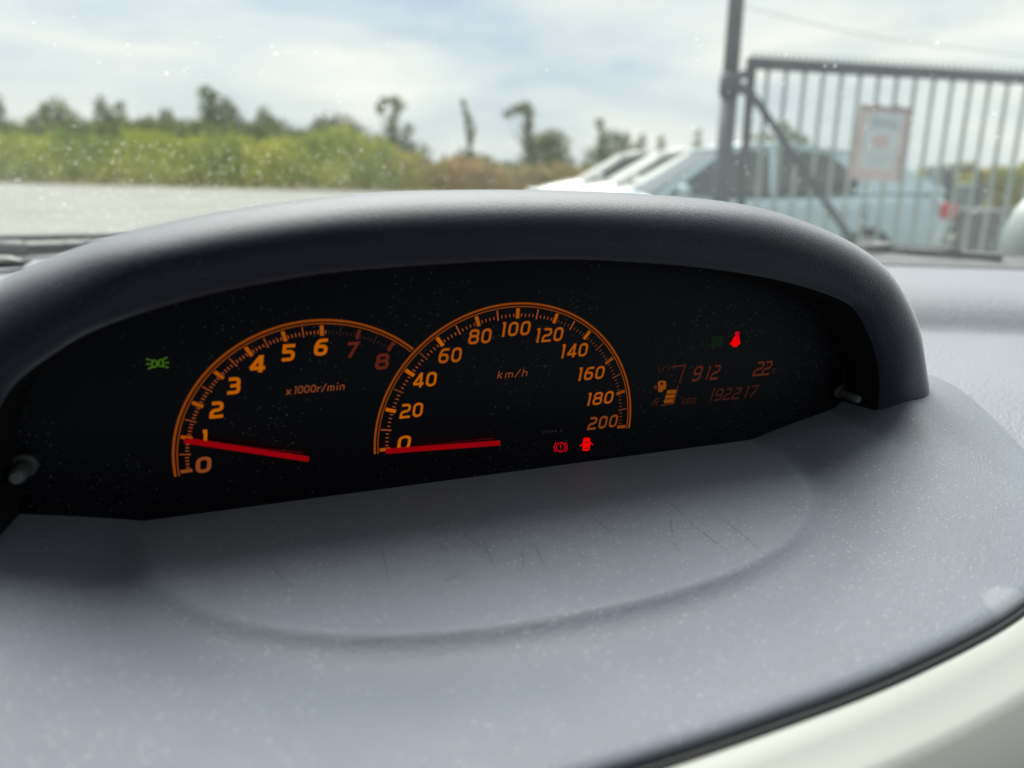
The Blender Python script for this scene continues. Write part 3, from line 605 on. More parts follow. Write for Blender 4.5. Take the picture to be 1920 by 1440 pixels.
# rounded grey and white housing at the right edge
hs = empty('side_housing', at(2006, 455, 1.38)); hb = np.array(hs.location)
tag(hs, 'rounded grey green housing cut off by the right edge, beside the windscreen foot', 'mirror')
M_wht = mat('white_glossy_plastic', (0.34, 0.39, 0.375), 0.4); M_gry = mat('grey_satin_plastic', (0.16, 0.17, 0.20), 0.4)
def shellring(name, rx, rz, y0, y1, m_, cx, cz, close=True):
    V = []; n = 48; prof = [(1.0, y0), (1.0, y0 + (y1 - y0) * 0.3), (0.97, y0 + (y1 - y0) * 0.7), (0.86, y1), (0.0, y1 + 0.004)] if close else [(1.0, y0), (1.0, y1), (0.93, y1 + 0.002), (0.92, y0)]
    for k, yy in prof:
        for i in range(n):
            a = 2 * math.pi * i / n; sa, ca = math.sin(a), math.cos(a); e = 0.8
            V.append((cx + rx * k * math.copysign(abs(ca), ca), -yy, cz + rz * k * math.copysign(abs(sa), sa)))
    return mesh(name, V, grid_faces(len(prof), n, True), m_, hs, True)
shellring('outer_shell', 0.1116, 0.1116, -0.0310, 0.0279, M_wht, 0, 0.004); shellring('dark_ring', 0.0964, 0.0964, 0.0310, 0.0403, M_gap, 0, 0.003)
shellring('inner_face', 0.0938, 0.0938, 0.0310, 0.0465, M_wht, 0, 0.002); shellring('lower_face', 0.0713, 0.0713, 0.0465, 0.0558, M_gry, 0, -0.012)
# cabin shell: roof, pillars, seats behind the camera
sh = empty('car_cabin', (0, 0, CAMH)); tag(sh, 'dark cabin shell of the car around the camera', kind='structure')
def shb(name, boxes, bars=(), m_=None):
    mb = MB()
    for b in boxes: mb.box(*b)
    for a, b, w_ in bars: mb.bar(a, b, w_)
    mesh(name, mb.V, mb.F, m_ or M_cabin, sh)
top_y = glass_pt(0, 0.8)[1]; top_z = glass_pt(0, 0.8)[2] - CAMH
shb('roof_lining', [(-0.72, 0.80, -1.9, top_y + 0.02, top_z, top_z + 0.03)], (), M_liner)
shb('windscreen_pillar', [], [((-0.86, 0.90, -0.13), (-0.66, top_y, top_z), 0.07)]); shb('windscreen_pillar', [], [((0.99, 0.90, -0.13), (0.80, top_y, top_z), 0.07)])
shb('door_card', [(-0.90, -0.84, -1.9, 0.85, -0.75, -0.10)]); shb('door_card', [(0.98, 1.04, -1.9, 0.85, -0.75, -0.10)])
for x0_, x1_ in ((-0.90, -0.84), (0.98, 1.04)): shb('rear_side', [(x0_, x1_, -1.9, -0.95, -0.75, top_z), (x0_, x1_, -0.12, 0.02, -0.75, top_z)])
shb('seat_back', [(-0.75, -0.15, -0.60, -0.42, -0.6, 0.22)]); shb('seat_back', [(0.25, 0.85, -0.60, -0.42, -0.6, 0.12)])
shb('rear_bulkhead', [(-0.9, 1.04, -1.95, -1.9, -0.75, top_z + 0.03)]); shb('floor_pan', [(-0.9, 1.04, -1.9, 0.5, -0.80, -0.75)])
# the bodywork of our own car carries the glass and hides the road beneath it
shb('bonnet', [(-0.8, 0.95, 1.17, 1.75, -0.40, -0.30)])

# ------------------------------------------------------------------ outside: ground
M_lot = vary(mat('pale_gravel', (0.190, 0.190, 0.175), 0.95, 0.2), (0.245, 0.244, 0.224), 0.5, 0.3, 0.7, 8)
M_field = vary(mat('field_grass', (0.10, 0.13, 0.04), 0.95, 0.1), (0.22, 0.21, 0.08), 0.3)
def gp(px, py): return on_h(px, py, -CAMH)
o = mesh('field', [(-1500, -100, -0.03), (1500, -100, -0.03), (1500, 2500, -0.03), (-1500, 2500, -0.03)], [(0, 1, 2, 3)], M_field); tag(o, kind='structure', label='grassy field reaching to the horizon')
e0, e1 = gp(-400, 333), gp(640, 357)
sl_ = (e1[1] - e0[1]) / (e1[0] - e0[0])
edge = lambda x: e0[1] + sl_ * (x - e0[0])
print('lot edge', e0, e1)
V = [(-200, -60, 0), (200, -60, 0), (200, 60, 0)] ; ex = np.linspace(200, -200, 81)
V = [(x, -60, 0) for x in (-200, 200)] + [(x, edge(min(max(x, -30), 8)) + 0.35 * math.sin(x * 0.9) + 0.3 * math.sin(x * 2.3 + 1), 0) for x in ex]
o = mesh('gravel_lot', V, [tuple(range(len(V)))], M_lot); tag(o, kind='structure', label='pale gravel lot in front of the car')
mb = MB()
for x0, x1, y0, y1 in ((-9, -2, 17.3, 18.1), (-14, -5.5, 21, 22), (-6, 3, 26, 26.7), (-16, -9, 29, 30), (-5.5, 0, 14.6, 15.1), (-9.5, -6.8, 14.4, 14.9)):
    n = 24; P = []
    for i in range(n):
        a = 2 * math.pi * i / n; P.append(((x0 + x1) / 2 + (x1 - x0) / 2 * math.cos(a) * (1 + 0.12 * math.sin(3 * a)), (y0 + y1) / 2 + (y1 - y0) / 2 * math.sin(a), 0.004))
    mb.add(P, [tuple(range(n))])
o = mb.build('lot_patches', vary(mat('paler_gravel', (0.30, 0.30, 0.275), 0.95, 0.2), (0.25, 0.25, 0.23), 0.8)); tag(o, kind='structure', label='paler worn patches on the gravel lot')

# ------------------------------------------------------------------ vegetation
def leafmat(name, c1, c2, c3=None, sc=0.6):
    M = mat(name, c1, 0.75, 0.2); vary(M, c2, sc, 0.38, 0.62, 5, 'Object')
    return M
M_weed = leafmat('weed_leaves', (0.17, 0.24, 0.024), (0.52, 0.52, 0.075), sc=0.35); M_dry = leafmat('dry_stalks', (0.42, 0.29, 0.10), (0.30, 0.26, 0.08), sc=0.5)
M_leaf = leafmat('tree_leaves', (0.075, 0.110, 0.020), (0.17, 0.21, 0.045), sc=1.2); M_leaf2 = leafmat('bush_leaves', (0.09, 0.125, 0.024), (0.20, 0.23, 0.05), sc=1.0)
M_bark = vary(mat('bark', (0.09, 0.075, 0.06), 0.9), (0.14, 0.12, 0.10), 6)
def leaves(mb, c, r, n, size, up=0.0):
    c = np.array(c)
    for _ in range(n):
        d = rng.normal(size=3); d /= np.linalg.norm(d); q = c + d * np.array(r) * rng.rand() ** 0.45
        a = rng.normal(size=3); a[2] += up * 3; a /= np.linalg.norm(a); b = np.cross(a, rng.normal(size=3)); b /= np.linalg.norm(b) + 1e-9
        s = size * rng.uniform(0.6, 1.4); k = 0.45 if up == 0 else 0.12
        mb.add([q - a * s, q - b * s * k, q + a * s, q + b * s * k], [(0, 1, 2, 3)])
# thick weeds along the lot
TOPS = [(-300, 255), (-100, 255), (0, 255), (60, 258), (150, 262), (250, 256), (350, 262), (450, 264), (560, 270), (600, 255), (640, 240), (680, 256), (740, 288), (800, 303), (900, 310), (985, 322), (1100, 322), (1300, 322), (1500, 328), (1700, 325), (1800, 322), (1880, 315), (2100, 312)]
def top_at(px): return np.interp(px, [q[0] for q in TOPS], [q[1] for q in TOPS]) + 5 * math.sin(px * 0.041) + 4 * math.sin(px * 0.093 + 1) + 2.5 * math.sin(px * 0.21)
wg, wdry, wy = MB(), MB(), MB()
for k in range(42000):
    px = rng.uniform(-350, 2100); 
    if px > 1150 and rng.rand() < 0.5: continue
    ee = edge(np.clip((px - 960) / 1330 * 33, -30, 8)); Y = ee + 0.3 + 9 * rng.rand() ** 1.5; pt = at(px, top_at(px) + rng.normal(0, 5), Y); zt = max(pt[2], 0.4)
    z = zt * (rng.rand() ** 0.85) if rng.rand() < 0.85 else zt * rng.uniform(0.8, 1.08)
    q = np.array([pt[0], Y, z]); a = rng.normal(size=3); a[2] = abs(a[2]) + 1.2; a /= np.linalg.norm(a); b = np.cross(a, rng.normal(size=3)); b /= np.linalg.norm(b)
    s = rng.uniform(0.10, 0.26)
    dry = px > (790 if z / zt < 0.5 else 770) + rng.normal(0, 40) and px < 1400 or (z < 0.35 and rng.rand() < 0.6) or px > 1750 and z / zt > 0.3 and rng.rand() < 0.5
    (wdry if dry else wg).add([q - a * s, q - b * s * 0.35, q + a * s, q + b * s * 0.35], [(0, 1, 2, 3)])
o = wg.build('weeds', M_weed); tag(o, 'bright green weeds and shrubs along the far edge of the lot', 'weeds', kind='stuff')
o = wdry.build('dry_grass', M_dry); tag(o, 'tawny dry grass beyond the lot', 'grass', kind='stuff')
SKY2 = [(-350, 240), (0, 232), (25, 238), (60, 243), (110, 222), (150, 230), (205, 224), (250, 226), (310, 221), (350, 230), (400, 222), (460, 234), (500, 228), (560, 250), (600, 238), (640, 232), (680, 250), (740, 288), (800, 304), (870, 303), (960, 303), (1100, 308), (1250, 305), (1330, 305)]
sc2 = MB()
for k in range(15000):
    px = rng.uniform(-350, 1330) if rng.rand() < 0.3 else rng.uniform(-350, 740); Y = rng.uniform(47, 53)
    tp = np.interp(px, [q[0] for q in SKY2], [q[1] for q in SKY2]) + 4 * math.sin(px * 0.13) + 3 * math.sin(px * 0.31); pt = at(px, tp + abs(rng.normal(0, 4)), Y)
    q = np.array([pt[0], Y, pt[2] * (1 - 0.55 * rng.rand() ** 1.3)]); a = rng.normal(size=3); a /= np.linalg.norm(a); b = np.cross(a, rng.normal(size=3)); b /= np.linalg.norm(b)
    s_ = rng.uniform(0.10, 0.24); sc2.add([q - a * s_, q - b * s_ * 0.45, q + a * s_, q + b * s_ * 0.45], [(0, 1, 2, 3)])
o = sc2.build('scrub_undergrowth', M_leaf2); tag(o, 'low dark green scrub filling the gaps between the trees', 'scrub', kind='stuff')
# trees: each drawn from its clumps (px, py, half width px, half height px), trunk foot
def tree(name, Y, clumps, label, foot=None, m_=None, dens=1.0, limb=True, cat='tree', leaf=0.13):
    fx = foot if foot else clumps[-1][0]; base = at(fx, 320, Y); base[2] = 0
    r_ = empty(name, base); tag(r_, label, cat, 'scrub trees beyond the lot')
    ppm = F_PX / Y; mb = MB(); tb = MB(); pts = []
    for cx, cy, hw, hh in clumps:
        c = at(cx, cy, Y + rng.uniform(-0.5, 0.5)); lo = cy > 238; rad = (hw * (1.7 if lo else (1.55 if name == 'scrub_tree' else 1.2)) / ppm, hw / ppm, hh * (1.7 if lo else 1.2) / ppm); vol = hw * hh * (2.2 if lo else 1.6)
        leaves(mb, c - base, rad, int(max(40, vol * 0.62 * dens)), leaf); pts.append(c - base)
    mb.build('crown', m_ or M_leaf, r_)
    top = max(pts, key=lambda p: p[2]); h = top[2]
    tb.tube([(0, 0, -0.1), (top[0] * 0.3 + 0.1, 0, h * 0.35), (top[0] * 0.65, 0, h * 0.7), top], [0.13, 0.1, 0.07, 0.03], 7)
    for p in pts:
        if p is not top: tb.tube([(top[0] * 0.3 + 0.1, 0, h * 0.35), np.array([p[0] * 0.7, p[1], (h * 0.35 + p[2]) / 2]), p], [0.07, 0.05, 0.02], 6)
    tb.build('trunk', M_bark, r_, True); return r_
TR = [
 ('scrub_tree', 52, [(-8, 200, 12, 22), (-14, 235, 22, 25), (0, 262, 30, 22)], 'spiry scrub tree cut off by the left edge of the picture', None, M_leaf),
 ('scrub_tree', 54, [(85, 205, 9, 12), (112, 208, 14, 22), (75, 232, 20, 16), (110, 240, 34, 22), (140, 250, 30, 18), (100, 275, 50, 20)], 'broad bushy scrub tree with two small peaks near the left edge', None, M_leaf2),
 ('scrub_tree', 55, [(188, 196, 8, 14), (194, 215, 12, 16), (226, 200, 8, 10), (222, 222, 12, 20), (205, 240, 20, 20), (200, 268, 34, 24)], 'scrub tree with a forked top, just right of the broad bushy one', None, M_leaf),
 ('scrub_tree', 55, [(312, 215, 9, 12), (312, 235, 16, 16), (300, 255, 30, 18), (320, 275, 40, 20)], 'low rounded scrub tree between the forked one and the tallest dark one', None, M_leaf2),
 ('scrub_tree', 53, [(390, 175, 13, 12), (402, 195, 20, 18), (395, 218, 16, 20), (412, 240, 22, 22), (400, 268, 34, 24)], 'tallest dark scrub tree rising in the left half', None, M_leaf),
 ('scrub_tree', 55, [(430, 200, 10, 12), (434, 222, 15, 20), (440, 250, 20, 20), (440, 275, 28, 18)], 'slender dark tree pressed against the right side of the tallest one', None, M_leaf),
 ('scrub_tree', 54, [(494, 212, 9, 12), (500, 230, 16, 16), (510, 250, 26, 18), (505, 275, 38, 20)], 'pointed scrub tree standing alone between the tall pair and the brown bush', None, M_leaf),
 ('scrub_bush', 53, [(605, 240, 16, 12), (630, 240, 28, 16), (622, 262, 40, 20), (660, 270, 36, 20)], 'brownish rounded bush in the middle of the weeds', None, leafmat('brown_leaves', (0.12, 0.115, 0.045), (0.20, 0.17, 0.07))),
 ('hooked_tree', 50, [(712, 205, 7, 9), (720, 192, 9, 8), (735, 188, 11, 7), (750, 196, 10, 9), (742, 212, 6, 12), (735, 235, 7, 16), (735, 262, 10, 16), (738, 288, 16, 16)], 'thin tree with a crown hooked over like a crook', None, M_leaf),
 ('scrub_bush', 51, [(766, 242, 8, 7), (755, 255, 6, 8), (750, 280, 10, 12), (775, 285, 22, 12)], 'wispy small bush at the right foot of the hooked tree', None, M_leaf),
 ('slender_tree', 52, [(868, 194, 4, 7), (874, 210, 5, 9), (880, 228, 6, 10), (885, 246, 5, 9), (884, 262, 2, 7)], 'very thin leaning tree standing free against the sky', None, M_leaf),
 ('scrub_bush', 52, [(876, 290, 10, 9), (886, 300, 22, 9), (905, 305, 20, 8)], 'small dark bush beneath the thin leaning tree', None, M_leaf),
 ('leaning_tree', 50, [(952, 214, 9, 6), (968, 206, 11, 8), (985, 202, 12, 9), (993, 218, 10, 10), (990, 235, 9, 12), (990, 258, 9, 14), (998, 280, 12, 16), (1000, 305, 22, 12)], 'tree with its flat crown swept to the left', None, M_leaf),
 ('scrub_tree', 51, [(1030, 262, 20, 12), (1042, 270, 18, 14), (1018, 278, 16, 16), (1046, 290, 14, 14), (1030, 302, 30, 12)], 'round dense tree touching the swept one', None, M_leaf2),
 ('scrub_tree', 53, [(1125, 232, 7, 8), (1128, 246, 4, 8), (1140, 258, 14, 9), (1162, 258, 12, 9), (1172, 272, 10, 9), (1130, 275, 10, 9), (1150, 288, 34, 10), (1125, 300, 20, 9)], 'open tree with a small separate tuft, above the parked cars', None, M_leaf),
 ('scrub_tree', 56, [(1203, 264, 5, 9), (1200, 278, 9, 10), (1198, 292, 12, 9)], 'small pointed tree just right of the open one', None, M_leaf),
 ('scrub_tree', 58, [(1238, 262, 4, 7), (1240, 276, 7, 9), (1240, 292, 9, 9)], 'faint small tree over the white car roofs', None, M_leaf),
 ('scrub_tree', 58, [(1310, 250, 4, 8), (1308, 266, 6, 9), (1305, 285, 12, 9), (1280, 292, 14, 7)], 'faint small tree directly left of the gate post', None, M_leaf),
 ('scrub_bush', 40, [(1468, 240, 8, 6), (1488, 254, 10, 6), (1500, 262, 10, 6), (1430, 262, 14, 8), (1440, 280, 24, 10), (1480, 285, 30, 10)], 'thin bush seen through the gate above the pale blue car roof', None, M_leaf2),
 ('scrub_bush', 20, [(1880, 335, 40, 10), (1850, 350, 30, 14), (1900, 352, 44, 16), (1870, 375, 50, 18)], 'yellowish green bush behind the right end of the gate', None, leafmat('yellow_leaves', (0.26, 0.22, 0.06), (0.14, 0.19, 0.05))),
]
TR += [
 ('scrub_tree', 57, [(40, 250, 26, 16), (20, 262, 30, 18), (60, 270, 30, 16)], 'low dark scrub between the left edge spire and the broad bushy tree', None, M_leaf),
 ('scrub_tree', 57, [(255, 246, 24, 12), (275, 240, 16, 14), (262, 262, 36, 18)], 'flat topped scrub right of the forked tree', None, M_leaf2),
 ('scrub_tree', 57, [(355, 246, 22, 14), (345, 262, 30, 18)], 'dark scrub at the left foot of the tallest tree', None, M_leaf),
 ('scrub_tree', 57, [(470, 252, 18, 12), (548, 256, 20, 12), (540, 270, 36, 16), (465, 270, 24, 16)], 'low scrub around the foot of the lone pointed tree', None, M_leaf2)]
for nm, Y, cl, lb, ft, mm in TR: tree(nm, Y, cl, lb, ft, mm, dens=1.0, leaf=0.13 if Y > 30 else 0.06)

# ------------------------------------------------------------------ parked cars
M_tyre = mat('tyre_rubber', (0.02, 0.02, 0.02), 0.8); M_rim = mat('alloy_rim', (0.45, 0.46, 0.47), 0.3, 0.5, 0.8); M_carglass = mat('car_window_glass', (0.02, 0.035, 0.035), 0.06, 0.8)
M_tail = mat('tail_lamp_red', (0.55, 0.02, 0.03), 0.25); M_head = mat('headlamp_clear', (0.7, 0.72, 0.72), 0.1); M_blk = mat('car_black_trim', (0.02, 0.02, 0.022), 0.5)
M_glare = mat('pale_glare_glass', (0.52, 0.54, 0.49), 0.25)  # sky glare on the white cars' windscreens, put into a pale base colour
def paint(name, c):
    M = mat(name, c, 0.35); b = M.node_tree.nodes['Principled BSDF']; b.inputs['Coat Weight'].default_value = 0.8; b.inputs['Coat Roughness'].default_value = 0.05; return M
def make_car(pm, label):
    """a four door saloon, nose towards -X, 4.6 m long; origin on the ground under its middle"""
    r_ = empty('parked_car'); tag(r_, label, 'car', 'cars parked side by side beyond the gate')
    st = [(-2.30, 0.62, 0.36, 0.52, 0.60), (-2.22, 0.74, 0.24, 0.60, 0.66), (-2.0, 0.80, 0.20, 0.68, 0.74), (-1.5, 0.83, 0.18, 0.80, 0.86), (-1.1, 0.84, 0.18, 0.86, 0.93), (-0.3, 0.85, 0.18, 0.89, 0.92), (0.6, 0.85, 0.18, 0.91, 0.93), (1.4, 0.84, 0.20, 0.94, 0.97), (1.95, 0.82, 0.24, 0.96, 1.02), (2.22, 0.77, 0.30, 0.92, 0.99), (2.30, 0.68, 0.42, 0.80, 0.86)]
    V = []; K = 12
    for x, w_, z0, zb, zt in st:
        sec = [(0, z0), (w_ * 0.8, z0), (w_ * 0.96, z0 + 0.08), (w_, z0 + 0.25), (w_, (z0 + zb) / 2 + 0.08), (w_ * 0.985, zb - 0.06), (w_ * 0.93, zb), (w_ * 0.8, zt - 0.01), (w_ * 0.4, zt), (0, zt + 0.005)]
        for y, z in sec: V.append((x, -y, z))
        for y, z in sec[-2:0:-1]: V.append((x, y, z))
    n = 18; F = grid_faces(len(st), n, True); F += [tuple(range(n)), tuple((len(st) - 1) * n + k for k in range(n))[::-1]]
    o = mesh('body', V, F, pm, r_, True); subsurf(o, 1)
    # cabin
    gl_ = [(-1.18, 0.76, 0.90), (-0.42, 0.60, 1.335), (-0.05, 0.585, 1.40), (0.50, 0.58, 1.405), (1.25, 0.63, 1.31), (2.15, 0.74, 1.02)]
    V = []
    for x, w_, z in gl_:
        for s in (-1, -0.6, 0, 0.6, 1): V.append((x, w_ * s, z + 0.022 * (1 - s * s)))
    Fr = grid_faces(6, 5); rf = mesh('roof', V[5:25], grid_faces(4, 5), pm, r_, True)
    sd_ = rf.modifiers.new('t', 'SOLIDIFY'); sd_.thickness = 0.03; sd_.offset = -1
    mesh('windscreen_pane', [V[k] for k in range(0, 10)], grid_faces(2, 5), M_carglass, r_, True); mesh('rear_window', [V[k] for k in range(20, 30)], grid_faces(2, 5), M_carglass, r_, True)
    for s in (-1, 1):
        wl = [(-1.02, 0.90), (-0.40, 1.30), (-0.1, 1.36), (0.16, 1.37), (0.16, 0.91)]; wr = [(0.24, 0.91), (0.24, 1.37), (0.5, 1.37), (0.86, 1.335), (1.18, 1.08), (1.12, 0.94)]
        hw = lambda z: (0.80 + (0.60 - 0.80) * (z - 0.9) / 0.46)
        for w_ in (wl, wr): mesh('side_window', [(x, s * (hw(z) + 0.006), z) for x, z in w_], [tuple(range(len(w_)))], M_carglass, r_)
        sidepl = [(-1.18, 0.88), (-0.42, 1.345), (-0.05, 1.405), (0.50, 1.41), (1.25, 1.315), (1.75, 1.19), (2.12, 1.03), (2.18, 0.97)]
        mesh('side_frame', [(x, s * hw(z), z) for x, z in sidepl], [tuple(range(len(sidepl)))], pm, r_)
        mb = MB(); mb.tube([(-0.88, s * 0.86, 0.90), (-0.86, s * 0.95, 0.95), (-0.86, s * 1.02, 0.95)], [0.03, 0.07, 0.06], 10); mb.build('door_mirror', pm, r_, True)
        for xh in (0.02, 0.98): mb = MB(); mb.bar((xh - 0.09, s * 0.862, 0.76), (xh + 0.09, s * 0.862, 0.76), 0.02, 0.03); mb.build('door_handle', pm, r_)
        for xl in (-0.95, 0.2, 1.25): mb = MB(); mb.bar((xl, s * 0.8525, 0.30), (xl, s * 0.842, 0.86), 0.012, 0.008); mb.build('door_seam', M_blk, r_)
        mb = MB(); mb.box(2.13, 2.31, min(s * 0.70, s * 0.795), max(s * 0.70, s * 0.795), 0.72, 0.87); o = mb.build('tail_light', M_tail, r_); bevel(o, 0.02)
        mb = MB(); mb.box(-2.24, -1.95, min(s * 0.55, s * 0.79), max(s * 0.55, s * 0.79), 0.56, 0.70); o = mb.build('headlight', M_head, r_); bevel(o, 0.03)
        for xw in (-1.42, 1.32):
            mb = MB(); mb.tube([(xw, s * 0.64, 0.31), (xw, s * 0.67, 0.31), (xw, s * 0.84, 0.31), (xw, s * 0.86, 0.31)], [0.28, 0.31, 0.31, 0.28], 24); wh = mb.build('wheel', M_tyre, r_, True)
            mb = MB(); mb.tube([(xw, s * 0.855, 0.31), (xw, s * 0.872, 0.31)], [0.215, 0.20], 20); mb.build('rim', M_rim, wh)
    mb = MB(); mb.box(-2.325, -2.27, -0.45, 0.45, 0.42, 0.52); mb.build('grille', M_blk, r_)
    return r_
def copy_tree(o, parent=None):
    c = o.copy(); COL.objects.link(c); c.parent = parent
    for ch in o.children: copy_tree(ch, c)
    return c
def repaint(o, pm):
    for ch in o.children:
        if ch.type == 'MESH' and ch.name.split('.')[0] in ('body', 'roof', 'side_frame', 'door_mirror', 'door_handle'):
            ch.data = ch.data.copy(); ch.data.materials[0] = pm
PB = paint('pale_blue_paint', (0.42, 0.55, 0.60)); PW = paint('white_car_paint', (0.62, 0.63, 0.60))
car0 = make_car(PB, 'pale blue saloon behind the gate, nearest of the parked row')
def put(c, px, Y, rz=0.0):
    p = at(px, 290, Y); c.location = (p[0] + 0.42, Y, 0) if Y > 9 else (2.46, Y, 0); c.rotation_euler = (0, 0, rz)
put(car0, 1385, 8.3); car0.scale = (0.9, 1.0, 1.0)
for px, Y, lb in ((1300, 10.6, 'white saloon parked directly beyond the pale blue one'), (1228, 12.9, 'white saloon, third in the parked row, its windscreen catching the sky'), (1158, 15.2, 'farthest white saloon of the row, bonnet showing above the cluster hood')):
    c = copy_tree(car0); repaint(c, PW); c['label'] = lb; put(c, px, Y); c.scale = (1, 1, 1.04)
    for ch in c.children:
        if ch.name.startswith('windscreen_pane'): ch.data = ch.data.copy(); ch.data.materials[0] = M_glare; ch['label'] = 'windscreen with sky glare painted into its pale colour'

# ------------------------------------------------------------------ gate
M_gate = vary(mat('galvanised_grey_steel', (0.035, 0.045, 0.060), 0.5, 0.5), (0.060, 0.072, 0.088), 5); M_bar = vary(mat('pale_grey_steel_bar', (0.26, 0.32, 0.30), 0.5, 0.5), (0.34, 0.40, 0.37), 4)
YG0, YG1 = 6.2, 6.75
def gy(px): return YG0 + (YG1 - YG0) * (px - 1400) / 520
pb = at(1351, 380, 6.15); ptop = at(1386, -60, 6.15); d = (ptop - pb); foot = pb - d * ((pb[2] - 0) / d[2])
post = empty('gate_post', foot); tag(post, 'tall dark steel gate post at the hinge end of the gate', 'post')
mb = MB(); mb.tube([foot, pb, at(1368, 170, 6.15)], [0.072, 0.070, 0.068], 20); mesh('shaft', np.array(mb.V) - foot, mb.F, M_gate, post, True)
mb = MB(); mb.tube([at(1367, 178, 6.15), at(1370, 135, 6.15)], [0.082, 0.080], 20); mesh('collar', np.array(mb.V) - foot, mb.F, M_gate, post, True)
mb = MB(); mb.tube([at(1369, 150, 6.15), ptop, ptop + d * 0.5], [0.063, 0.060, 0.058], 20); mesh('upper_shaft', np.array(mb.V) - foot, mb.F, M_gate, post, True)
for (a, b) in (((1372, 150), (1402, 135)), ((1380, 160), (1402, 172))):
    mb = MB(); mb.bar(at(*a, 6.12), at(*b, 6.2), 0.05, 0.07); o = mesh('hinge', np.array(mb.V) - foot, mb.F, M_gate, post); bevel(o, 0.01)
g0 = at(1403, 470, YG0); g0[2] = 0.08
gate = empty('gate', g0); tag(gate, 'spiked grey steel bar gate with a diagonal brace on the right', 'gate')
def gpart(name, a, b, w1, w2, m_, bv=0.004):
    mb = MB(); mb.bar(a, b, w1, w2); o = mesh(name, np.array(mb.V) - g0, mb.F, m_, gate); 
    if bv: bevel(o, bv, 1)
    return o
def rail_top(px): return 118 + (px - 1408) * (147 - 118) / 512 + 0
def gpt(px, py): return at(px, py, gy(px))
def fall(px): return 0.0955 + (px - 1480) * 0.000170        # how far a bar runs left per pixel down the picture
gpart('top_rail', gpt(1402, 118), gpt(2010, 153), 0.06, 0.085, M_gate)
gpart('end_stile', gpt(1411, 112), gpt(1380, 500), 0.05, 0.06, M_gate)
gpart('bottom_rail', gpt(1380, 520), gpt(1960, 545), 0.05, 0.06, M_gate)
gpart('brace', gpt(1402, 165), gpt(1600, 455), 0.045, 0.05, M_gate)
for k in range(17):
    px = 1443 + 34.8 * k; y0 = rail_top(px) + 6; y1 = 515 + k * 1.5
    gpart('bar', gpt(px, y0) + [0, 0.03, 0], gpt(px - fall(px) * (y1 - y0), y1) + [0, 0.03, 0], 0.026, 0.026, M_bar, 0)
sk = MB()
for k in range(52):
    px = 1412 + 11.6 * k; y0 = rail_top(px) - 6; sk.tube([gpt(px, y0 + 3), gpt(px + 1.5, y0 - 12), gpt(px + 2, y0 - 19)], [0.012, 0.009, 0.002], 5)
o = mesh('spikes', np.array(sk.V) - g0, sk.F, M_bar, gate); o['kind'] = 'stuff'
# sign on the gate
def sgn(u, v, off=0.0):
    TL, TR_, BL, BR = at(1613.5, 196, 6.30), at(1710, 203, 6.36), at(1591, 335, 6.30), at(1684, 341.5, 6.36)
    p = TL * (1 - u) * (1 - v) + TR_ * u * (1 - v) + BL * (1 - u) * v + BR * u * v; return p + np.array([0, -off, 0])
s0 = sgn(0.5, 1); sign = empty('warning_sign', s0); tag(sign, 'faded notice board with a pinkish border, fixed to the gate bars', 'sign')
def slab(name, pts, m_, off, th=0.004):
    n = len(pts); V = [sgn(u, v, off + th) - s0 for u, v in pts] + [sgn(u, v, off) - s0 for u, v in pts]
    return mesh(name, V, [tuple(range(n)), tuple(range(n, 2 * n))[::-1]] + [(i, n + i, n + (i + 1) % n, (i + 1) % n) for i in range(n)], m_, sign)
M_pk = vary(mat('faded_pink_print', (0.50, 0.41, 0.41), 0.6), (0.60, 0.50, 0.49), 8); M_bl = vary(mat('faded_blue_print', (0.48, 0.55, 0.57), 0.6), (0.55, 0.62, 0.64), 9)
M_dk = mat('faded_grey_print', (0.37, 0.44, 0.46), 0.6); M_rd = mat('faded_red_print', (0.52, 0.41, 0.42), 0.6); M_pd = mat('pink_frame_edge', (0.32, 0.24, 0.25), 0.5)
slab('board', [(0, 0), (1, 0), (1, 1), (0, 1)], M_pk, 0, 0.012)
for e in ([(0, 0), (1, 0), (1, 0.06), (0, 0.06)], [(0.965, 0), (1, 0), (1, 1), (0.965, 1)], [(0, 0), (0.03, 0), (0.03, 1), (0, 1)]): slab('frame_edge', e, M_pd, 0.012, 0.006)
slab('printed_panel', [(0.16, 0.10), (0.20, 0.08), (0.80, 0.08), (0.84, 0.10), (0.84, 0.83), (0.16, 0.83)], M_bl, 0.012, 0.002)
slab('printed_shape', [(0.22, 0.12), (0.32, 0.13), (0.5, 0.17), (0.62, 0.16), (0.78, 0.20), (0.80, 0.32), (0.6, 0.28), (0.42, 0.30), (0.25, 0.29)], M_dk, 0.014, 0.001)
slab('printed_emblem', [(0.5 + 0.17 * math.cos(a), 0.47 + 0.10 * math.sin(a)) for a in np.linspace(0, 2 * math.pi, 24, endpoint=False)], M_rd, 0.014, 0.001)
for v0, u1 in ((0.60, 0.78), (0.65, 0.70), (0.70, 0.76), (0.75, 0.66)): slab('printed_line', [(0.24, v0), (u1, v0), (u1, v0 + 0.02), (0.24, v0 + 0.02)], M_dk, 0.014, 0.001)
for u0 in (0.30, 0.70): slab('sign_clip', [(u0 - 0.04, -0.03), (u0 + 0.04, -0.03), (u0 + 0.04, 0.03), (u0 - 0.04, 0.03)], M_pd, -0.01, 0.03)
# cable
cp = [at(1395, 12, 9), at(1560, 52, 9), at(1700, 78, 9.3), at(1960, 108, 9.8)]
mb = MB(); mb.tube(catmull(cp, 24), 0.0045, 6); o = mb.build('overhead_cable', M_bar, None, True); tag(o, 'thin cable crossing the sky above the gate', 'cable')
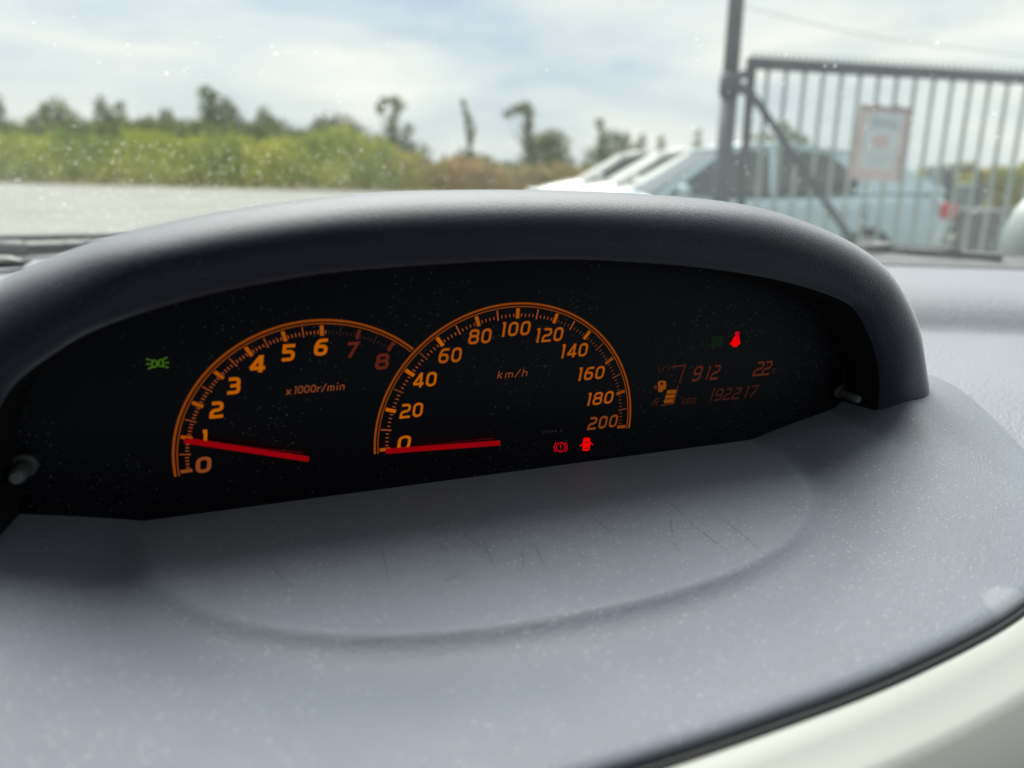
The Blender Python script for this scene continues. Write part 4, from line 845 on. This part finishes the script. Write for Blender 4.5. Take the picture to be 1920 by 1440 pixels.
# machine and bin beyond the gate
M_mach = vary(mat('worn_blue_grey_paint', (0.12, 0.16, 0.17), 0.6), (0.19, 0.23, 0.24), 4)
Ym = 12.5; mbase = at(1805, 340, Ym); mbase[2] = 0
mc = empty('forklift', mbase); tag(mc, 'blue grey machine with an open overhead guard behind the pale blue car', 'forklift')
def mp_(name, fn, m_, bv=0.0):
    mb = MB(); fn(mb); o = mesh(name, np.array(mb.V) - mbase, mb.F, m_, mc); 
    if bv: bevel(o, bv)
def atm(px, py, dy=0): return at(px, py, Ym + dy)
mp_('overhead_guard', lambda b: b.tube([atm(1778, 322), atm(1790, 316), atm(1812, 315), atm(1832, 318)], 0.035, 8), M_gate)
for dy in (0, 0.9): mp_('guard_leg', lambda b, dy=dy: b.tube([atm(1832, 318, dy), atm(1838, 335, dy), atm(1832, 362, dy), atm(1826, 400, dy)], 0.04, 8), M_gate)
mp_('mast', lambda b: b.bar(atm(1780, 322), atm(1776, 420), 0.07, 0.10), M_gate)
mp_('chassis', lambda b: b.box(mbase[0] - 0.35, mbase[0] + 0.45, Ym + 0.05, Ym + 1.1, 0.35, 1.0), M_mach, 0.05)
mp_('seat', lambda b: (b.box(mbase[0] - 0.25, mbase[0] + 0.02, Ym + 0.3, Ym + 0.8, 1.0, 1.32)), M_mach, 0.05)
for sx in (-0.35, 0.35):
    for dy in (0.05, 1.0): mp_('wheel', lambda b, sx=sx, dy=dy: b.tube([(mbase[0] + sx, Ym + dy - 0.08, 0.26), (mbase[0] + sx, Ym + dy + 0.08, 0.26)], 0.26, 16), M_tyre)
bb = at(1850, 480, 8.6); bb[2] = 0
bn = empty('waste_bin', bb); tag(bn, 'dark grey upright bin or cabinet just right of the pale blue car tail', 'bin')
M_bin = vary(mat('dark_grey_bin', (0.055, 0.065, 0.07), 0.6), (0.10, 0.11, 0.115), 6)
mb = MB(); V = []
for z, k in ((0.0, 0.80), (0.70, 1.0)):
    for x, y in ((-0.20, 0), (0.20, 0), (0.20, 0.45), (-0.20, 0.45)): V.append((x * k, y, z))
o = mesh('bin_body', V, [(0, 3, 2, 1), (4, 5, 6, 7), (0, 1, 5, 4), (1, 2, 6, 5), (2, 3, 7, 6), (3, 0, 4, 7)], M_bin, bn); bevel(o, 0.02)
mb = MB(); mb.box(-0.22, 0.22, -0.03, 0.48, 0.705, 0.76); o = mb.build('bin_lid', M_bin, bn); bevel(o, 0.015)
